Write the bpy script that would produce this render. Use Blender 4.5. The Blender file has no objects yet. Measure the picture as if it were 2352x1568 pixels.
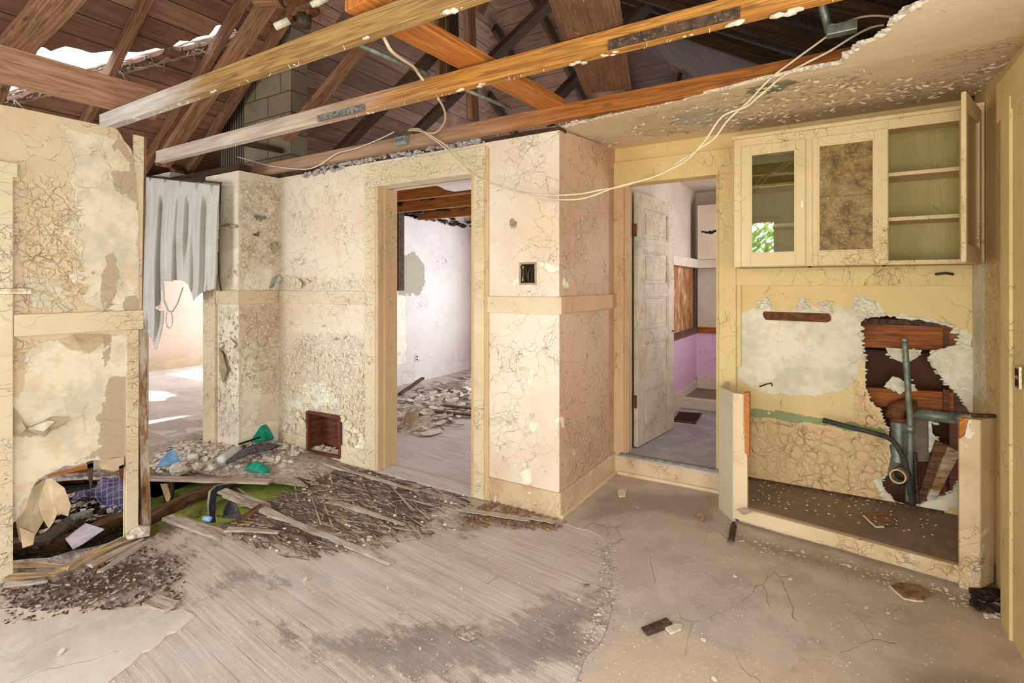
import bpy, bmesh, math, random
import numpy as np
from mathutils import Vector, Matrix, noise as mnoise
random.seed(7); rng = np.random.RandomState(7)
C = bpy.context.scene.collection
SC = bpy.context.scene

# ------------------------------------------------------------------ camera
F, CX, HY, TH, CH = 1210.0, 1176.0, 655.0, math.radians(31.6), 1.5
cam = bpy.data.cameras.new('camera'); camo = bpy.data.objects.new('camera', cam); C.objects.link(camo)
camo.location = (0, 0, CH); camo.rotation_euler = (math.pi/2, 0, TH)
cam.sensor_width = 36; cam.lens = 36*F/2352; cam.shift_y = -(784-HY)/2352; cam.clip_end = 200
cam.clip_start = 0.02
SC.camera = camo
SC.view_settings.view_transform = 'Standard'; SC.view_settings.look = 'None'
SC.view_settings.gamma = 1; SC.view_settings.use_curve_mapping = False
SC.view_settings.exposure = 0.02
# ------------------------------------------------------------------ world, sun, area lamps added at unseen openings
w = bpy.data.worlds.new('sky'); SC.world = w; w.use_nodes = True
wn = w.node_tree; wn.nodes.clear()
bg = wn.nodes.new('ShaderNodeBackground'); wo = wn.nodes.new('ShaderNodeOutputWorld')
bg.inputs[0].default_value = (0.80, 0.90, 1.0, 1); bg.inputs[1].default_value = 5.5
wn.links.new(bg.outputs[0], wo.inputs[0])
def sun(direction, e, ang=0.6):
    l = bpy.data.lights.new('sun', 'SUN'); l.energy = e; l.angle = math.radians(ang); l.color = (1, .95, .86)
    o = bpy.data.objects.new('sun', l); C.objects.link(o)
    o.rotation_euler = Vector(direction).to_track_quat('-Z', 'Y').to_euler(); o.location = (-5, 10, 12)
sun((0.12, -1, -1.05), 7)
def area(name, loc, direction, sx, sy, e, col):
    l = bpy.data.lights.new(name, 'AREA'); l.shape = 'RECTANGLE'; l.size = sx; l.size_y = sy; l.energy = e; l.color = col
    o = bpy.data.objects.new(name, l); C.objects.link(o); o.location = loc
    o.rotation_euler = Vector(direction).to_track_quat('-Z', 'Z').to_euler()
area('fill_rear_left', (-2.75, -1.42, 1.55), (0.05, 1, 0.16), 1.2, 1.7, 37, (.98, .98, 1))  # added area lamp at an unseen rear opening, tilted up for even fill
area('fill_side', (.80, 1.0, 1.55), (-1, 0.15, .3), 1.5, 1.7, 36, (1, .96, .91))  # added lamp beyond an unseen side opening, aimed up to lift the ceiling
area('fill_rear_right', (0.02, -1.42, 1.2), (-.05, 1, 0.42), 0.9, 2.2, 82, (1, .96, .88))  # added lamp at an unseen rear doorway, tilted up as fill
area('fill_back_room', (-3.4, 7.85, 1.6), (-.35, -1, -.05), 1.9, 1.5, 120, (.88, .93, 1.0))  # added lamp out of view, stands for daylight in the back room
area('fill_washroom', (.06, 5.5, 1.75), (-1, -.1, -.1), .7, .8, 17, (1, .93, .95))  # small lamp added out of view to light the washroom
area('fill_hall', (-5.2, -1.42, 1.6), (0, 1, .1), 1.5, 1.6, 60, (.92, .96, 1.0))  # lamp added behind an unseen hall opening to brighten the curtain side
area('fill_far_room', (-9.0, 6.65, 1.5), (.1, -1, -.1), 1.7, 1.3, 62, (.93, .97, 1.0))  # lamp added out of view to brighten the far room

# ------------------------------------------------------------------ geometry of the view: pixel -> place
sT, cT = math.sin(TH), math.cos(TH)
D = np.array([-sT, cT, 0.]); R = np.array([cT, sT, 0.])
def ray(x, y): return D + (x-CX)/F*R + np.array([0, 0, (HY-y)/F])
def atY(x, y, Y): d = ray(x, y); t = Y/d[1]; return Vector((d[0]*t, Y, CH+d[2]*t))
def atX(x, y, X): d = ray(x, y); t = X/d[0]; return Vector((X, d[1]*t, CH+d[2]*t))
def atZ(x, y, z=0.): d = ray(x, y); t = (z-CH)/d[2]; return Vector((d[0]*t, d[1]*t, z))
def atT(x, y, t): d = ray(x, y); return Vector((d[0]*t, d[1]*t, CH+d[2]*t))

# ------------------------------------------------------------------ materials
def col(r, g, b): 
    f = lambda v: (v/255/12.92) if v/255 <= .04045 else ((v/255+.055)/1.055)**2.4
    return (f(r), f(g), f(b), 1)
class NM:
    def __init__(s, name, rough=.7):
        s.m = bpy.data.materials.new(name); s.m.use_nodes = True; s.t = s.m.node_tree; s.t.nodes.clear()
        s.out = s.t.nodes.new('ShaderNodeOutputMaterial'); s.b = s.t.nodes.new('ShaderNodeBsdfPrincipled')
        s.b.inputs['Roughness'].default_value = rough; s.b.inputs['Specular IOR Level'].default_value = .3
        s.t.links.new(s.b.outputs[0], s.out.inputs[0])
    def N(s, ty, **k):
        n = s.t.nodes.new(ty)
        for a, v in k.items(): setattr(n, a, v)
        return n
    def L(s, a, b):
        if isinstance(a, bpy.types.NodeSocket): s.t.links.new(a, b)
        else:
            try: b.default_value = a
            except Exception: b.default_value = tuple(a)[:3] if len(b.default_value) == 3 else a
    def co(s, kind='Object'): return s.N('ShaderNodeTexCoord').outputs[kind]
    def attr(s, name, ch=None):
        a = s.N('ShaderNodeAttribute', attribute_name=name)
        if ch is None: return a.outputs['Color']
        q = s.N('ShaderNodeSeparateColor'); s.L(a.outputs['Color'], q.inputs[0]); return q.outputs[ch]
    def mapv(s, v, scale=(1,1,1), rot=(0,0,0), loc=(0,0,0)):
        n = s.N('ShaderNodeMapping'); s.L(v, n.inputs[0]); n.inputs['Scale'].default_value = scale
        n.inputs['Rotation'].default_value = rot; n.inputs['Location'].default_value = loc; return n.outputs[0]
    def noise(s, v, scale, detail=4, rough=.55, dist=0, out=0):
        n = s.N('ShaderNodeTexNoise'); s.L(v, n.inputs['Vector']); n.inputs['Scale'].default_value = scale
        n.inputs['Detail'].default_value = detail; n.inputs['Roughness'].default_value = rough
        n.inputs['Distortion'].default_value = dist; return n.outputs[out]
    def vor(s, v, scale, feat='DISTANCE_TO_EDGE', out='Distance', rnd=1):
        n = s.N('ShaderNodeTexVoronoi', feature=feat); s.L(v, n.inputs['Vector']); n.inputs['Scale'].default_value = scale
        n.inputs['Randomness'].default_value = rnd; return n.outputs[out]
    def math(s, op, a, b=0, c=0, clamp=False):
        n = s.N('ShaderNodeMath', operation=op, use_clamp=clamp); s.L(a, n.inputs[0]); s.L(b, n.inputs[1]); s.L(c, n.inputs[2]); return n.outputs[0]
    def step(s, v, lo, hi, a=0., b=1.):
        n = s.N('ShaderNodeMapRange', interpolation_type='SMOOTHSTEP'); s.L(v, n.inputs[0]); s.L(lo, n.inputs[1]); s.L(hi, n.inputs[2])
        n.inputs[3].default_value = a; n.inputs[4].default_value = b; return n.outputs[0]
    def mix(s, f, a, b, mode='MIX'):
        n = s.N('ShaderNodeMix', data_type='RGBA', blend_type=mode); s.L(f, n.inputs[0]); s.L(a, n.inputs[6]); s.L(b, n.inputs[7]); return n.outputs[2]
    def warp(s, v, scale, amt):
        nz = s.noise(v, scale, 3, out=1); a = s.N('ShaderNodeVectorMath', operation='MULTIPLY_ADD')
        s.L(nz, a.inputs[0]); a.inputs[1].default_value = (amt,)*3; s.L(v, a.inputs[2]); return a.outputs[0]
    def bump(s, h, strength=.6, dist=.01):
        n = s.N('ShaderNodeBump'); s.L(h, n.inputs['Height']); n.inputs['Strength'].default_value = strength
        n.inputs['Distance'].default_value = dist; s.L(n.outputs[0], s.b.inputs['Normal'])
    def base(s, c): s.L(c, s.b.inputs['Base Color'])
    def rough(s, r): s.L(r, s.b.inputs['Roughness'])

def paintmat(name, paint, under=(238,230,208), under2=(176,164,140), vary=(206,182,142), crack=(122,92,60),
             cs=9, camt=.5, allig=0., rnd_peel=0., grime=.35, dots=.35, stretch=(1,1,1), btint=None):
    """old wall paint: cracked, flaking off an older layer (R = peeled to plaster, G = peeled to grey paper, B = alligatored)"""
    n = NM(name, .62); P = n.co(); P0 = P
    P = n.mapv(P, stretch)
    W = n.warp(n.warp(n.warp(P, 2.2, .34), 9, .10), 40, .02)
    big = n.noise(P, 1.3, 4); mid = n.noise(P, 7, 6, .65); fine = n.noise(P, 45, 5, .7)
    c = n.mix(n.step(big, .35, .7), col(*paint), col(*vary))
    c = n.mix(n.math('MULTIPLY', n.step(mid, .5, .75), .35), c, col(*[min(255, int(v*1.08)) for v in paint]))
    R_, G_, B_ = n.attr('mask', 0), n.attr('mask', 1), n.attr('mask', 2)
    if btint: c = n.mix(n.step(B_, .3, .7), c, col(*btint))
    # cracks in two sizes, kept to patches of the wall
    e1 = n.vor(W, cs); e2 = n.vor(n.warp(n.warp(P, 9, .11), 30, .03), cs*3.1)
    patch = n.noise(P, 2.3, 3); patch = n.math('ADD', patch, n.math('MULTIPLY', B_, .5))
    k1 = n.math('MULTIPLY', n.step(e1, .0, .011, 1, 0), n.step(patch, .62-.30*camt, .80-.30*camt))
    k2 = n.math('MULTIPLY', n.step(e2, .0, .05, 1, 0), n.step(patch, .72-.32*camt, .90-.32*camt))
    k2 = n.math('MULTIPLY', k2, n.step(n.noise(P, 5, 4, .6), .42, .58))
    ck = n.math('MAXIMUM', k1, n.math('MULTIPLY', k2, .8))
    ck = n.math('MULTIPLY', ck, n.step(n.noise(P, 16, 3), .36, .6, .15, 1.)); c = n.mix(n.math('MULTIPLY', ck, .78), c, col(*crack))
    # grime spots
    sp = n.step(n.noise(P, 26, 6, .8), .66, .74)
    c = n.mix(n.math('MULTIPLY', sp, dots), c, col(120, 92, 62))
    c = n.mix(n.math('MULTIPLY', n.step(n.noise(P, 3.1, 6, .7), .52, .72), grime), c, col(178, 142, 98))
    # flaking
    jig = n.math('MULTIPLY', n.math('SUBTRACT', n.noise(W, 11, 8, .68), .5), 1.5)
    cell = n.math('MULTIPLY', n.math('SUBTRACT', n.vor(W, cs*1.6, 'F1', 'Color'), .5), .5)
    jig = n.math('ADD', jig, cell)
    on = lambda m: n.math('MULTIPLY', n.step(n.math('ADD', m, jig), .49, .51), n.step(m, .02, .1))
    pr = on(R_); pg = on(G_)
    if rnd_peel > 0:
        q = n.step(n.noise(W, 5.5, 7, .7), .72-.13*rnd_peel, .725-.13*rnd_peel); pr = n.math('MAXIMUM', pr, q)
    uc = n.mix(n.step(n.noise(P, 4, 6, .7), .4, .66), col(*under), col(*[int(v*.88) for v in under]))
    uc = n.mix(n.math('MULTIPLY', n.step(n.noise(P, 9, 5, .7), .56, .64), .5), uc, col(214, 186, 138))
    c = n.mix(pr, c, uc)
    c = n.mix(pg, c, n.mix(fine, col(*under2), col(*[int(v*.85) for v in under2])))
    n.base(c)
    al = n.math('MULTIPLY', n.step(e2, .0, .18, 1, 0), n.math('MULTIPLY', B_, 1.0))   # curled edges of alligatored flakes
    h = n.math('MULTIPLY', n.math('SUBTRACT', 1, n.math('MAXIMUM', pr, pg)), .35)
    h = n.math('ADD', h, n.math('MULTIPLY', al, .5))
    h = n.math('SUBTRACT', h, n.math('MULTIPLY', ck, .55))
    h = n.math('ADD', h, n.math('MULTIPLY', mid, .12)); h = n.math('ADD', h, n.math('MULTIPLY', fine, .06))
    n.bump(h, .8, .012)
    return n.m

def woodmat(name, a, b, dark=(70,44,24), dust=None, rough=.75, scale=1., knots=True, wear=0., spots=None, skylit_end=None):
    """timber; UV: u along the grain in metres, v across"""
    n = NM(name, rough); U = n.co('UV')
    oi = n.N('ShaderNodeObjectInfo').outputs['Random']
    sh = n.N('ShaderNodeVectorMath', operation='ADD'); cmb = n.N('ShaderNodeCombineXYZ')
    n.L(n.math('MULTIPLY', oi, 37.), cmb.inputs[0]); n.L(n.math('MULTIPLY', oi, 11.), cmb.inputs[1]); n.L(U, sh.inputs[0]); n.L(cmb.outputs[0], sh.inputs[1])
    U = sh.outputs[0]
    G = n.mapv(U, (1.6*scale, 26*scale, 1)); 
    g = n.noise(G, 1.6, 6, .6, .6); g2 = n.noise(n.mapv(U, (3*scale, 120*scale, 1)), 1.2, 4, .6)
    ring = n.math('SINE', n.math('MULTIPLY', n.math('ADD', n.noise(n.mapv(U, (.5, 13, 1)), 1.2, 3, .5, .5), n.math('MULTIPLY', g, .15)), 60))
    c = n.mix(n.step(g, .3, .7), col(*a), col(*b))
    c = n.mix(n.math('MULTIPLY', n.step(ring, .1, 1.), .5), c, col(*dark))
    c = n.mix(n.math('MULTIPLY', n.step(g2, .48, .72), .5), c, col(*dark))
    if knots:
        kn = n.vor(n.mapv(U, (2.4, 9, 1)), 1., 'F1'); c = n.mix(n.math('MULTIPLY', n.step(kn, .05, .13, 1, 0), .7), c, col(*dark))
    if skylit_end:  # left end pale: weathering plus roof-hole skylight put into the colour
        x0, x1, ca, cb = skylit_end; s = n.N('ShaderNodeSeparateXYZ'); n.L(n.co(), s.inputs[0])
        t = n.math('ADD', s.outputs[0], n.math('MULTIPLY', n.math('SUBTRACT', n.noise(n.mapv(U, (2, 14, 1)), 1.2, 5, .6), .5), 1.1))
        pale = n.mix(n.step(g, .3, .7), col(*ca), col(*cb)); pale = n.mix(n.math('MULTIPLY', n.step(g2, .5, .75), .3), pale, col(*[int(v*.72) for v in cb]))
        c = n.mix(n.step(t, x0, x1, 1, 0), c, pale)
    if dust:
        c = n.mix(n.step(n.noise(n.mapv(U, (3, 10, 1)), 1.5, 6, .7), .42, .62), c, col(*dust))
    if wear:
        c = n.mix(n.math('MULTIPLY', n.step(n.noise(U, 9, 6, .7), .5, .6), wear), c, col(*dark))
    if spots:
        c = n.mix(n.step(n.noise(U, 22, 6, .75), .64, .66), c, col(*spots))
    n.base(c); n.bump(n.math('ADD', n.math('MULTIPLY', g, .6), n.math('MULTIPLY', g2, .5)), .5, .006)
    return n.m

def plain(name, c, c2=None, rough=.6, metal=0, scale=12, bump=.3, spots=None):
    n = NM(name, rough); P = n.co(); f = n.noise(P, scale, 6, .65)
    k = n.mix(n.step(f, .35, .65), col(*c), col(*(c2 or [int(v*.8) for v in c])))
    if spots: k = n.mix(n.step(n.noise(P, scale*2.2, 6, .7), .58, .64), k, col(*spots))
    n.base(k); n.b.inputs['Metallic'].default_value = metal
    if bump: n.bump(f, bump, .006)
    return n.m

def darkrot(): return plain('rotten_wood', (92,68,52), (56,42,34), .9, scale=30, bump=.9, spots=(134,110,90))
M = {}
M['wall'] = paintmat('cream_wall_paint', (224,210,192), camt=.75, grime=.16, vary=(214,192,164), dots=.25)
M['wall_left'] = paintmat('ochre_wall_paint', (214,194,160), vary=(202,174,134), under2=(194,174,140), under=(228,214,184), camt=.55, cs=7, grime=.25, rnd_peel=0.)
M['wall_col'] = paintmat('column_wall_paint', (224,208,184), vary=(216,192,160), camt=1.0, cs=6.5, grime=.15, rnd_peel=.02)
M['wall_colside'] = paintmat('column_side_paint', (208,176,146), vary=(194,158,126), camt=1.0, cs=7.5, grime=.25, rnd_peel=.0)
M['wall_kitchen'] = paintmat('yellow_kitchen_paint', (220,192,136), vary=(212,184,124), btint=(214,180,132), under=(226,218,190), under2=(150,160,110), camt=.35, cs=5, grime=.18)
M['wall_right'] = paintmat('yellow_side_paint', (212,188,132), vary=(200,176,120), under=(222,214,190), camt=.45, cs=8, grime=.35)
M['wall_far'] = paintmat('pinkish_far_wall_paint', (216,196,180), vary=(206,184,168), camt=.4, cs=5, grime=.15)
M['wall_white'] = paintmat('white_room_paint', (222,212,206), vary=(208,198,194), camt=.55, cs=4.5, grime=.1, dots=.2)
M['wall_bath'] = paintmat('washroom_paint', (205,190,172), vary=(190,172,154), camt=.3, cs=5, grime=.2)
M['casing'] = paintmat('cream_trim_paint', (216,200,168), vary=(206,186,150), camt=.95, cs=12, grime=.25, stretch=(.6,.6,1), rnd_peel=.1)
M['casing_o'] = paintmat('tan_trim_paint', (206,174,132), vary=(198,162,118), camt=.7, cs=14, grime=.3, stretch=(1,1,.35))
M['casing_y'] = paintmat('yellow_trim_paint', (219,193,137), vary=(212,184,126), camt=.6, cs=12, grime=.25, stretch=(1,1,.5))
M['cab'] = paintmat('cabinet_paint', (220,196,152), vary=(212,184,136), camt=.6, cs=12, grime=.2)
M['cab_in'] = paintmat('cabinet_inside_paint', (184,166,104), vary=(164,150,92), camt=.4, cs=9, grime=.2, stretch=(3,3,.4))
M['basecab'] = paintmat('base_cabinet_paint', (222,200,162), vary=(206,180,136), under=(240,230,210), camt=.6, cs=9, grime=.6, rnd_peel=.75)
M['basecab_side'] = paintmat('pale_cabinet_side', (206,198,172), vary=(192,184,154), camt=.3, cs=9, grime=.2)
M['ceil'] = paintmat('kitchen_ceiling_paint', (232,210,180), vary=(224,200,168), under=(206,196,176), under2=(150,150,122), crack=(96,76,54), camt=.4, cs=10, grime=.15, stretch=(.55,1.3,1))
M['joist_or'] = woodmat('orange_joist_wood', (190,124,58), (160,94,36), (92,50,18), rough=.6)
M['joist1'] = woodmat('yellowed_joist_wood', (180,142,90), (152,116,68), (92,68,38), rough=.65, skylit_end=(-3.3, -2.7, (212,204,200), (182,172,166)))
M['joist2'] = woodmat('amber_joist_wood', (196,138,68), (168,108,46), (98,58,24), rough=.65, skylit_end=(-3.1, -1.7, (212,196,184), (180,160,146)))
M['joist3'] = woodmat('orange_joist_wood_far', (178,108,44), (146,82,28), (86,46,18), rough=.65, skylit_end=(-2.6, -1.2, (178,142,116), (150,116,92)))
M['joist_gr'] = M['joist2']
M['board_or'] = woodmat('fresh_orange_board', (204,130,62), (182,106,44), (124,66,26), rough=.6)
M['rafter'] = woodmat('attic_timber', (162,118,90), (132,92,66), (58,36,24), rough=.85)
M['plate'] = woodmat('lit_tan_roof_plate', (196,152,122), (172,128,98), (120,84,60), rough=.8)  # paler than the other attic timber, its lighting put into the colour
M['rafter_shade'] = woodmat('shaded_attic_timber', (88,60,42), (60,40,28), (30,20,14), rough=.9)  # darker copy of the attic timber with the attic's shade in its colour
M['plank_br'] = woodmat('brown_plank', (118,84,60), (96,66,48), (62,42,32), rough=.75, wear=.3, spots=(190,140,90))
M['sheath'] = None
M['splint'] = woodmat('splintered_wood', (196,176,156), (150,124,102), (78,56,42), dust=(186,174,164), rough=.9)
M['splint_y'] = woodmat('pale_splintered_wood', (214,186,142), (178,146,104), (84,60,40), rough=.9, wear=.2)
M['rot'] = darkrot()
M['log'] = woodmat('rotten_joist', (128,92,62), (84,58,40), (40,26,18), rough=.95, wear=.4)
M['stud'] = woodmat('weathered_stud', (172,128,86), (120,86,56), (58,40,28), dust=(188,176,156), rough=.9)
M['plaster'] = plain('broken_plaster', (222,214,202), (186,172,156), .9, scale=20, bump=.8)
M['plaster_g'] = plain('pale_green_plaster', (222,216,196), (200,194,170), .85, scale=14, bump=.8, spots=(232,228,208))
M['chip'] = plain('paint_chip', (226,216,200), (196,180,158), .7, scale=30, bump=.2)
M['chip_b'] = plain('brown_chip', (158,126,94), (112,84,60), .8, scale=30, bump=.4)
M['paper_g'] = plain('grey_wall_paper', (172,156,124), (150,132,100), .8, scale=8, bump=.3)
M['paper_t'] = plain('tan_wall_paper', (202,180,146), (182,156,120), .8, scale=8, bump=.3)
M['galv'] = plain('galvanised_metal', (148,152,142), (116,122,112), .45, .6, scale=25, bump=.2)
M['galv_g'] = plain('green_tinged_pipe', (142,148,134), (106,112,98), .5, .4, scale=20, bump=.2)
M['iron'] = plain('dark_iron', (84,72,60), (54,48,42), .6, .4, scale=30, bump=.4, spots=(120,90,60))
M['rust'] = plain('rusty_metal', (122,72,44), (86,50,32), .75, .2, scale=25, bump=.5)
M['rubber'] = plain('black_rubber', (70,70,66), (50,50,48), .55, scale=30, bump=.2)
M['cable'] = plain('cream_cable_sheath', (222,204,172), (204,184,150), .5, scale=40, bump=.1)
M['cable_w'] = plain('white_cable_sheath', (230,226,218), (206,198,186), .5, scale=40, bump=.1)
M['box'] = plain('grey_steel_box', (164,174,170), (134,144,140), .45, .3, scale=30, bump=.2)
M['pvc'] = plain('cream_pipe_end', (206,186,140), (176,150,104), .5, scale=20)
M['green_pl'] = plain('green_plastic', (10,160,128), (6,120,98), .35, scale=9, bump=.5)
M['blue_pl'] = plain('blue_plastic', (96,146,196), (150,184,214), .4, scale=9, bump=.1)
M['white_pl'] = plain('white_plastic', (222,222,218), (190,186,180), .4, scale=12, bump=.1)
M['darkfoam'] = plain('dark_grey_foam', (92,88,90), (66,62,66), .9, scale=30, bump=.7, spots=(150,140,134))
M['black_cl'] = plain('black_cloth', (44,46,58), (28,30,38), .9, scale=20, bump=.5)
M['paper'] = plain('white_paper', (216,206,216), (190,178,192), .7, scale=14, bump=.1)
M['green_wall'] = plain('green_cellar_paint', (186,196,96), (164,176,78), .7, scale=5, bump=.3, spots=(96,92,50))
M['dirt'] = plain('dark_dirt', (62,46,38), (34,26,22), .95, scale=22, bump=1, spots=(128,104,88))
M['black'] = plain('dark_hollow', (30,22,18), (16,12,10), .9, scale=10)
M['redwood'] = woodmat('red_brown_box_wood', (120,66,40), (88,48,32), (44,26,20), rough=.7)
M['orangewood'] = woodmat('orange_lath_wood', (172,96,26), (138,70,16), (72,36,12), rough=.6)
M['metal_br'] = plain('worn_brass', (206,196,170), (150,130,96), .35, .8, scale=30, bump=.2)

def sheathmat(kd=1.):
    n = NM('roof_sheathing' if kd == 1 else 'shaded_sheathing', .85); U = n.co('UV')
    s = n.N('ShaderNodeSeparateXYZ'); n.L(U, s.inputs[0])
    bw = .2; k = n.math('DIVIDE', s.outputs[1], bw); fl = n.math('FLOOR', k); fr = n.math('SUBTRACT', k, fl)
    wn_ = n.N('ShaderNodeTexWhiteNoise', noise_dimensions='1D'); n.L(fl, wn_.inputs['W'])
    g = n.noise(n.mapv(U, (1.2, 30, 1)), 1.6, 6, .65, .4)
    c = n.mix(wn_.outputs[0], col(172,132,110), col(124,90,74))
    c = n.mix(n.math('MULTIPLY', n.step(g, .4, .7), .55), c, col(70,44,32))
    c = n.mix(n.math('MULTIPLY', n.step(n.noise(U, 2.1, 5, .7), .5, .68), .5), c, col(186,140,112))
    gap = n.math('LESS_THAN', fr, .035); c = n.mix(gap, c, col(16,10,8))
    if kd < 1: c = n.mix(.78 if kd < .5 else .42, c, col(40,26,20))  # dim attic shade mixed into the board colour
    n.base(c); n.bump(n.math('SUBTRACT', g, n.math('MULTIPLY', gap, 2)), .5, .01)
    return n.m
M['sheath'] = sheathmat(); M['sheath_shade'] = sheathmat(.42); M['sheath_halfshade'] = sheathmat(.65)  # second and third copies carry attic shade in their colour

def floormat():
    n = NM('worn_plank_floor', .75); P = n.co()
    ang = math.radians(7)
    Q = n.mapv(P, (1,1,1), (0,0,ang)); s = n.N('ShaderNodeSeparateXYZ'); n.L(Q, s.inputs[0])
    bw = .083; k = n.math('DIVIDE', s.outputs[1], bw); fl = n.math('FLOOR', k); fr = n.math('SUBTRACT', k, fl)
    wn_ = n.N('ShaderNodeTexWhiteNoise', noise_dimensions='1D'); n.L(fl, wn_.inputs['W'])
    off = n.math('ADD', n.math('DIVIDE', s.outputs[0], 1.9), n.math('MULTIPLY', wn_.outputs[0], 7))
    fo = n.math('FRACT', off)
    g = n.noise(n.mapv(Q, (1.5, 36, 1)), 1.5, 7, .68, .5); g2 = n.noise(n.mapv(Q, (4, 130, 1)), 1.1, 4, .6)
    big = n.noise(P, .9, 5, .6); mid = n.noise(P, 4.2, 7, .7); fine = n.noise(P, 60, 5, .75)
    c = n.mix(n.step(g, .33, .66), col(212,200,190), col(186,170,158))
    c = n.mix(n.math('MULTIPLY', wn_.outputs[0], .25), c, col(166,148,138))
    c = n.mix(n.math('MULTIPLY', n.step(g2, .52, .8), .3), c, col(120,100,88))
    c = n.mix(n.math('MULTIPLY', n.step(mid, .46, .62), .35), c, col(196,172,158))
    R_, G_, B_ = n.attr('mask', 0), n.attr('mask', 1), n.attr('mask', 2)
    gap = n.math('MULTIPLY', n.math('LESS_THAN', fr, .035), n.step(n.noise(P, 3, 3), .34, .5))
    but = n.math('LESS_THAN', fo, .0022); gap = n.math('MAXIMUM', gap, but)
    # grey felt residue left on the boards
    m = n.math('ADD', n.math('MULTIPLY', n.math('SUBTRACT', n.noise(n.mapv(Q, (1, 2.2, 1)), 6.5, 11, .74), .5), 2.2), B_)
    felt = n.math('MULTIPLY', n.step(m, .58, .95), n.step(B_, .02, .3))
    # dust film where the wear ran
    dust = n.step(n.noise(P, 1.9, 7, .7), .46, .66)
    c = n.mix(n.math('MULTIPLY', gap, n.step(mid, .35, .65, .2, .75)), c, col(84,68,58))
    c = n.mix(n.math('MULTIPLY', dust, .6), c, col(198,190,182)); c = n.mix(n.math('MULTIPLY', n.step(n.noise(n.mapv(Q, (.6, 3, 1), (0,0,0), (4,2,0)), 2.2, 8, .72), .5, .68), .5), c, col(162,146,134))
    c = n.mix(n.math('MULTIPLY', felt, n.step(mid, .3, .7, .5, .95)), c, n.mix(fine, col(146,134,126), col(116,106,102)))
    # rot near the hole
    r = n.math('ADD', n.math('MULTIPLY', n.math('SUBTRACT', n.noise(n.mapv(Q, (1.6, 4, 1)), 4.5, 10, .75), .5), 2.4), G_)
    rot = n.math('MULTIPLY', n.step(r, .55, 1.0), n.step(G_, .02, .4))
    c = n.mix(n.math('MULTIPLY', rot, .85), c, n.mix(n.step(g, .35, .65), col(120,96,82), col(74,56,48)))
    sp = n.step(n.noise(P, 75, 3, .6), .70, .74); c = n.mix(n.math('MULTIPLY', sp, .6), c, col(232,226,216))
    n.base(c)
    h = n.math('ADD', n.math('MULTIPLY', g, .5), n.math('MULTIPLY', mid, .3)); h = n.math('SUBTRACT', h, n.math('MULTIPLY', gap, 1.2))
    h = n.math('ADD', h, n.math('MULTIPLY', n.math('MULTIPLY', rot, fine), 1.)); h = n.math('ADD', h, n.math('MULTIPLY', fine, .1))
    n.bump(h, .6, .01)
    return n.m
M['floor'] = floormat()
def linomat(name, a, b, c3, cracks=.5):
    n = NM(name, .6); P = n.co(); big = n.noise(P, 1.1, 6, .62); mid = n.noise(P, 5, 8, .72); fine = n.noise(P, 55, 5, .7)
    c = n.mix(n.step(big, .36, .62), col(*a), col(*b)); c = n.mix(n.math('MULTIPLY', n.step(mid, .46, .6), .6), c, col(*c3)); c = n.mix(n.math('MULTIPLY', n.step(n.noise(n.mapv(P, (1,1,1), (0,0,0), (9,3,0)), 3.3, 9, .74), .52, .64), .35), c, col(*[int(v*.8) for v in b]))
    B_ = n.attr('mask', 2); t = n.math('ADD', n.math('MULTIPLY', n.math('SUBTRACT', mid, .5), 1.6), B_)
    tan = n.math('MULTIPLY', n.step(t, .45, .6), n.step(B_, .02, .2)); c = n.mix(n.math('MULTIPLY', tan, .6), c, n.mix(n.step(fine, .4, .6), col(206,182,154), col(190,168,144)))
    G_ = n.attr('mask', 1); c = n.mix(n.math('MULTIPLY', n.step(n.math('ADD', n.math('MULTIPLY', n.math('SUBTRACT', mid, .5), 1.2), G_), .4, .9), .5), c, col(122,104,86))
    e = n.vor(n.warp(n.mapv(P, (1, .45, 1), (0,0,.5)), 3, .25), 3.6); ck = n.math('MULTIPLY', n.step(e, 0, .008, 1, 0), n.step(n.noise(P, 2.4, 3), .50, .56))
    c = n.mix(n.math('MULTIPLY', ck, cracks), c, col(104,76,58))
    sp = n.step(n.noise(P, 62, 4, .65), .67, .70); c = n.mix(n.math('MULTIPLY', sp, .65), c, col(232,222,206))
    sp2 = n.step(n.noise(n.mapv(P, (1,1,1), (0,0,0), (5,5,5)), 48, 4, .65), .69, .73); c = n.mix(n.math('MULTIPLY', sp2, .5), c, col(112,92,74))
    n.base(c); h = n.math('ADD', n.math('MULTIPLY', mid, .5), n.math('MULTIPLY', fine, .15)); n.bump(n.math('SUBTRACT', h, ck), .45, .008)
    return n.m
M['lino'] = linomat('dusty_linoleum', (192,176,164), (180,166,152), (204,188,174))
M['lino_l'] = linomat('pale_linoleum', (208,198,184), (190,180,166), (216,206,194), .3)
M['lino_g'] = linomat('grey_blue_linoleum', (158,154,160), (146,142,150), (186,178,178), .2)
M['baseb'] = paintmat('worn_baseboard_paint', (214,190,156), vary=(190,158,122), under=(236,226,208), camt=.9, cs=10, grime=.95, dots=.6, rnd_peel=1.0)
M['dirtyfloor'] = linomat('cabinet_floor_board', (132,112,92), (116,98,80), (146,126,106), .3)
M['farfloor'] = linomat('far_room_carpet', (220,214,214), (204,194,190), (228,222,218), .2)

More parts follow.
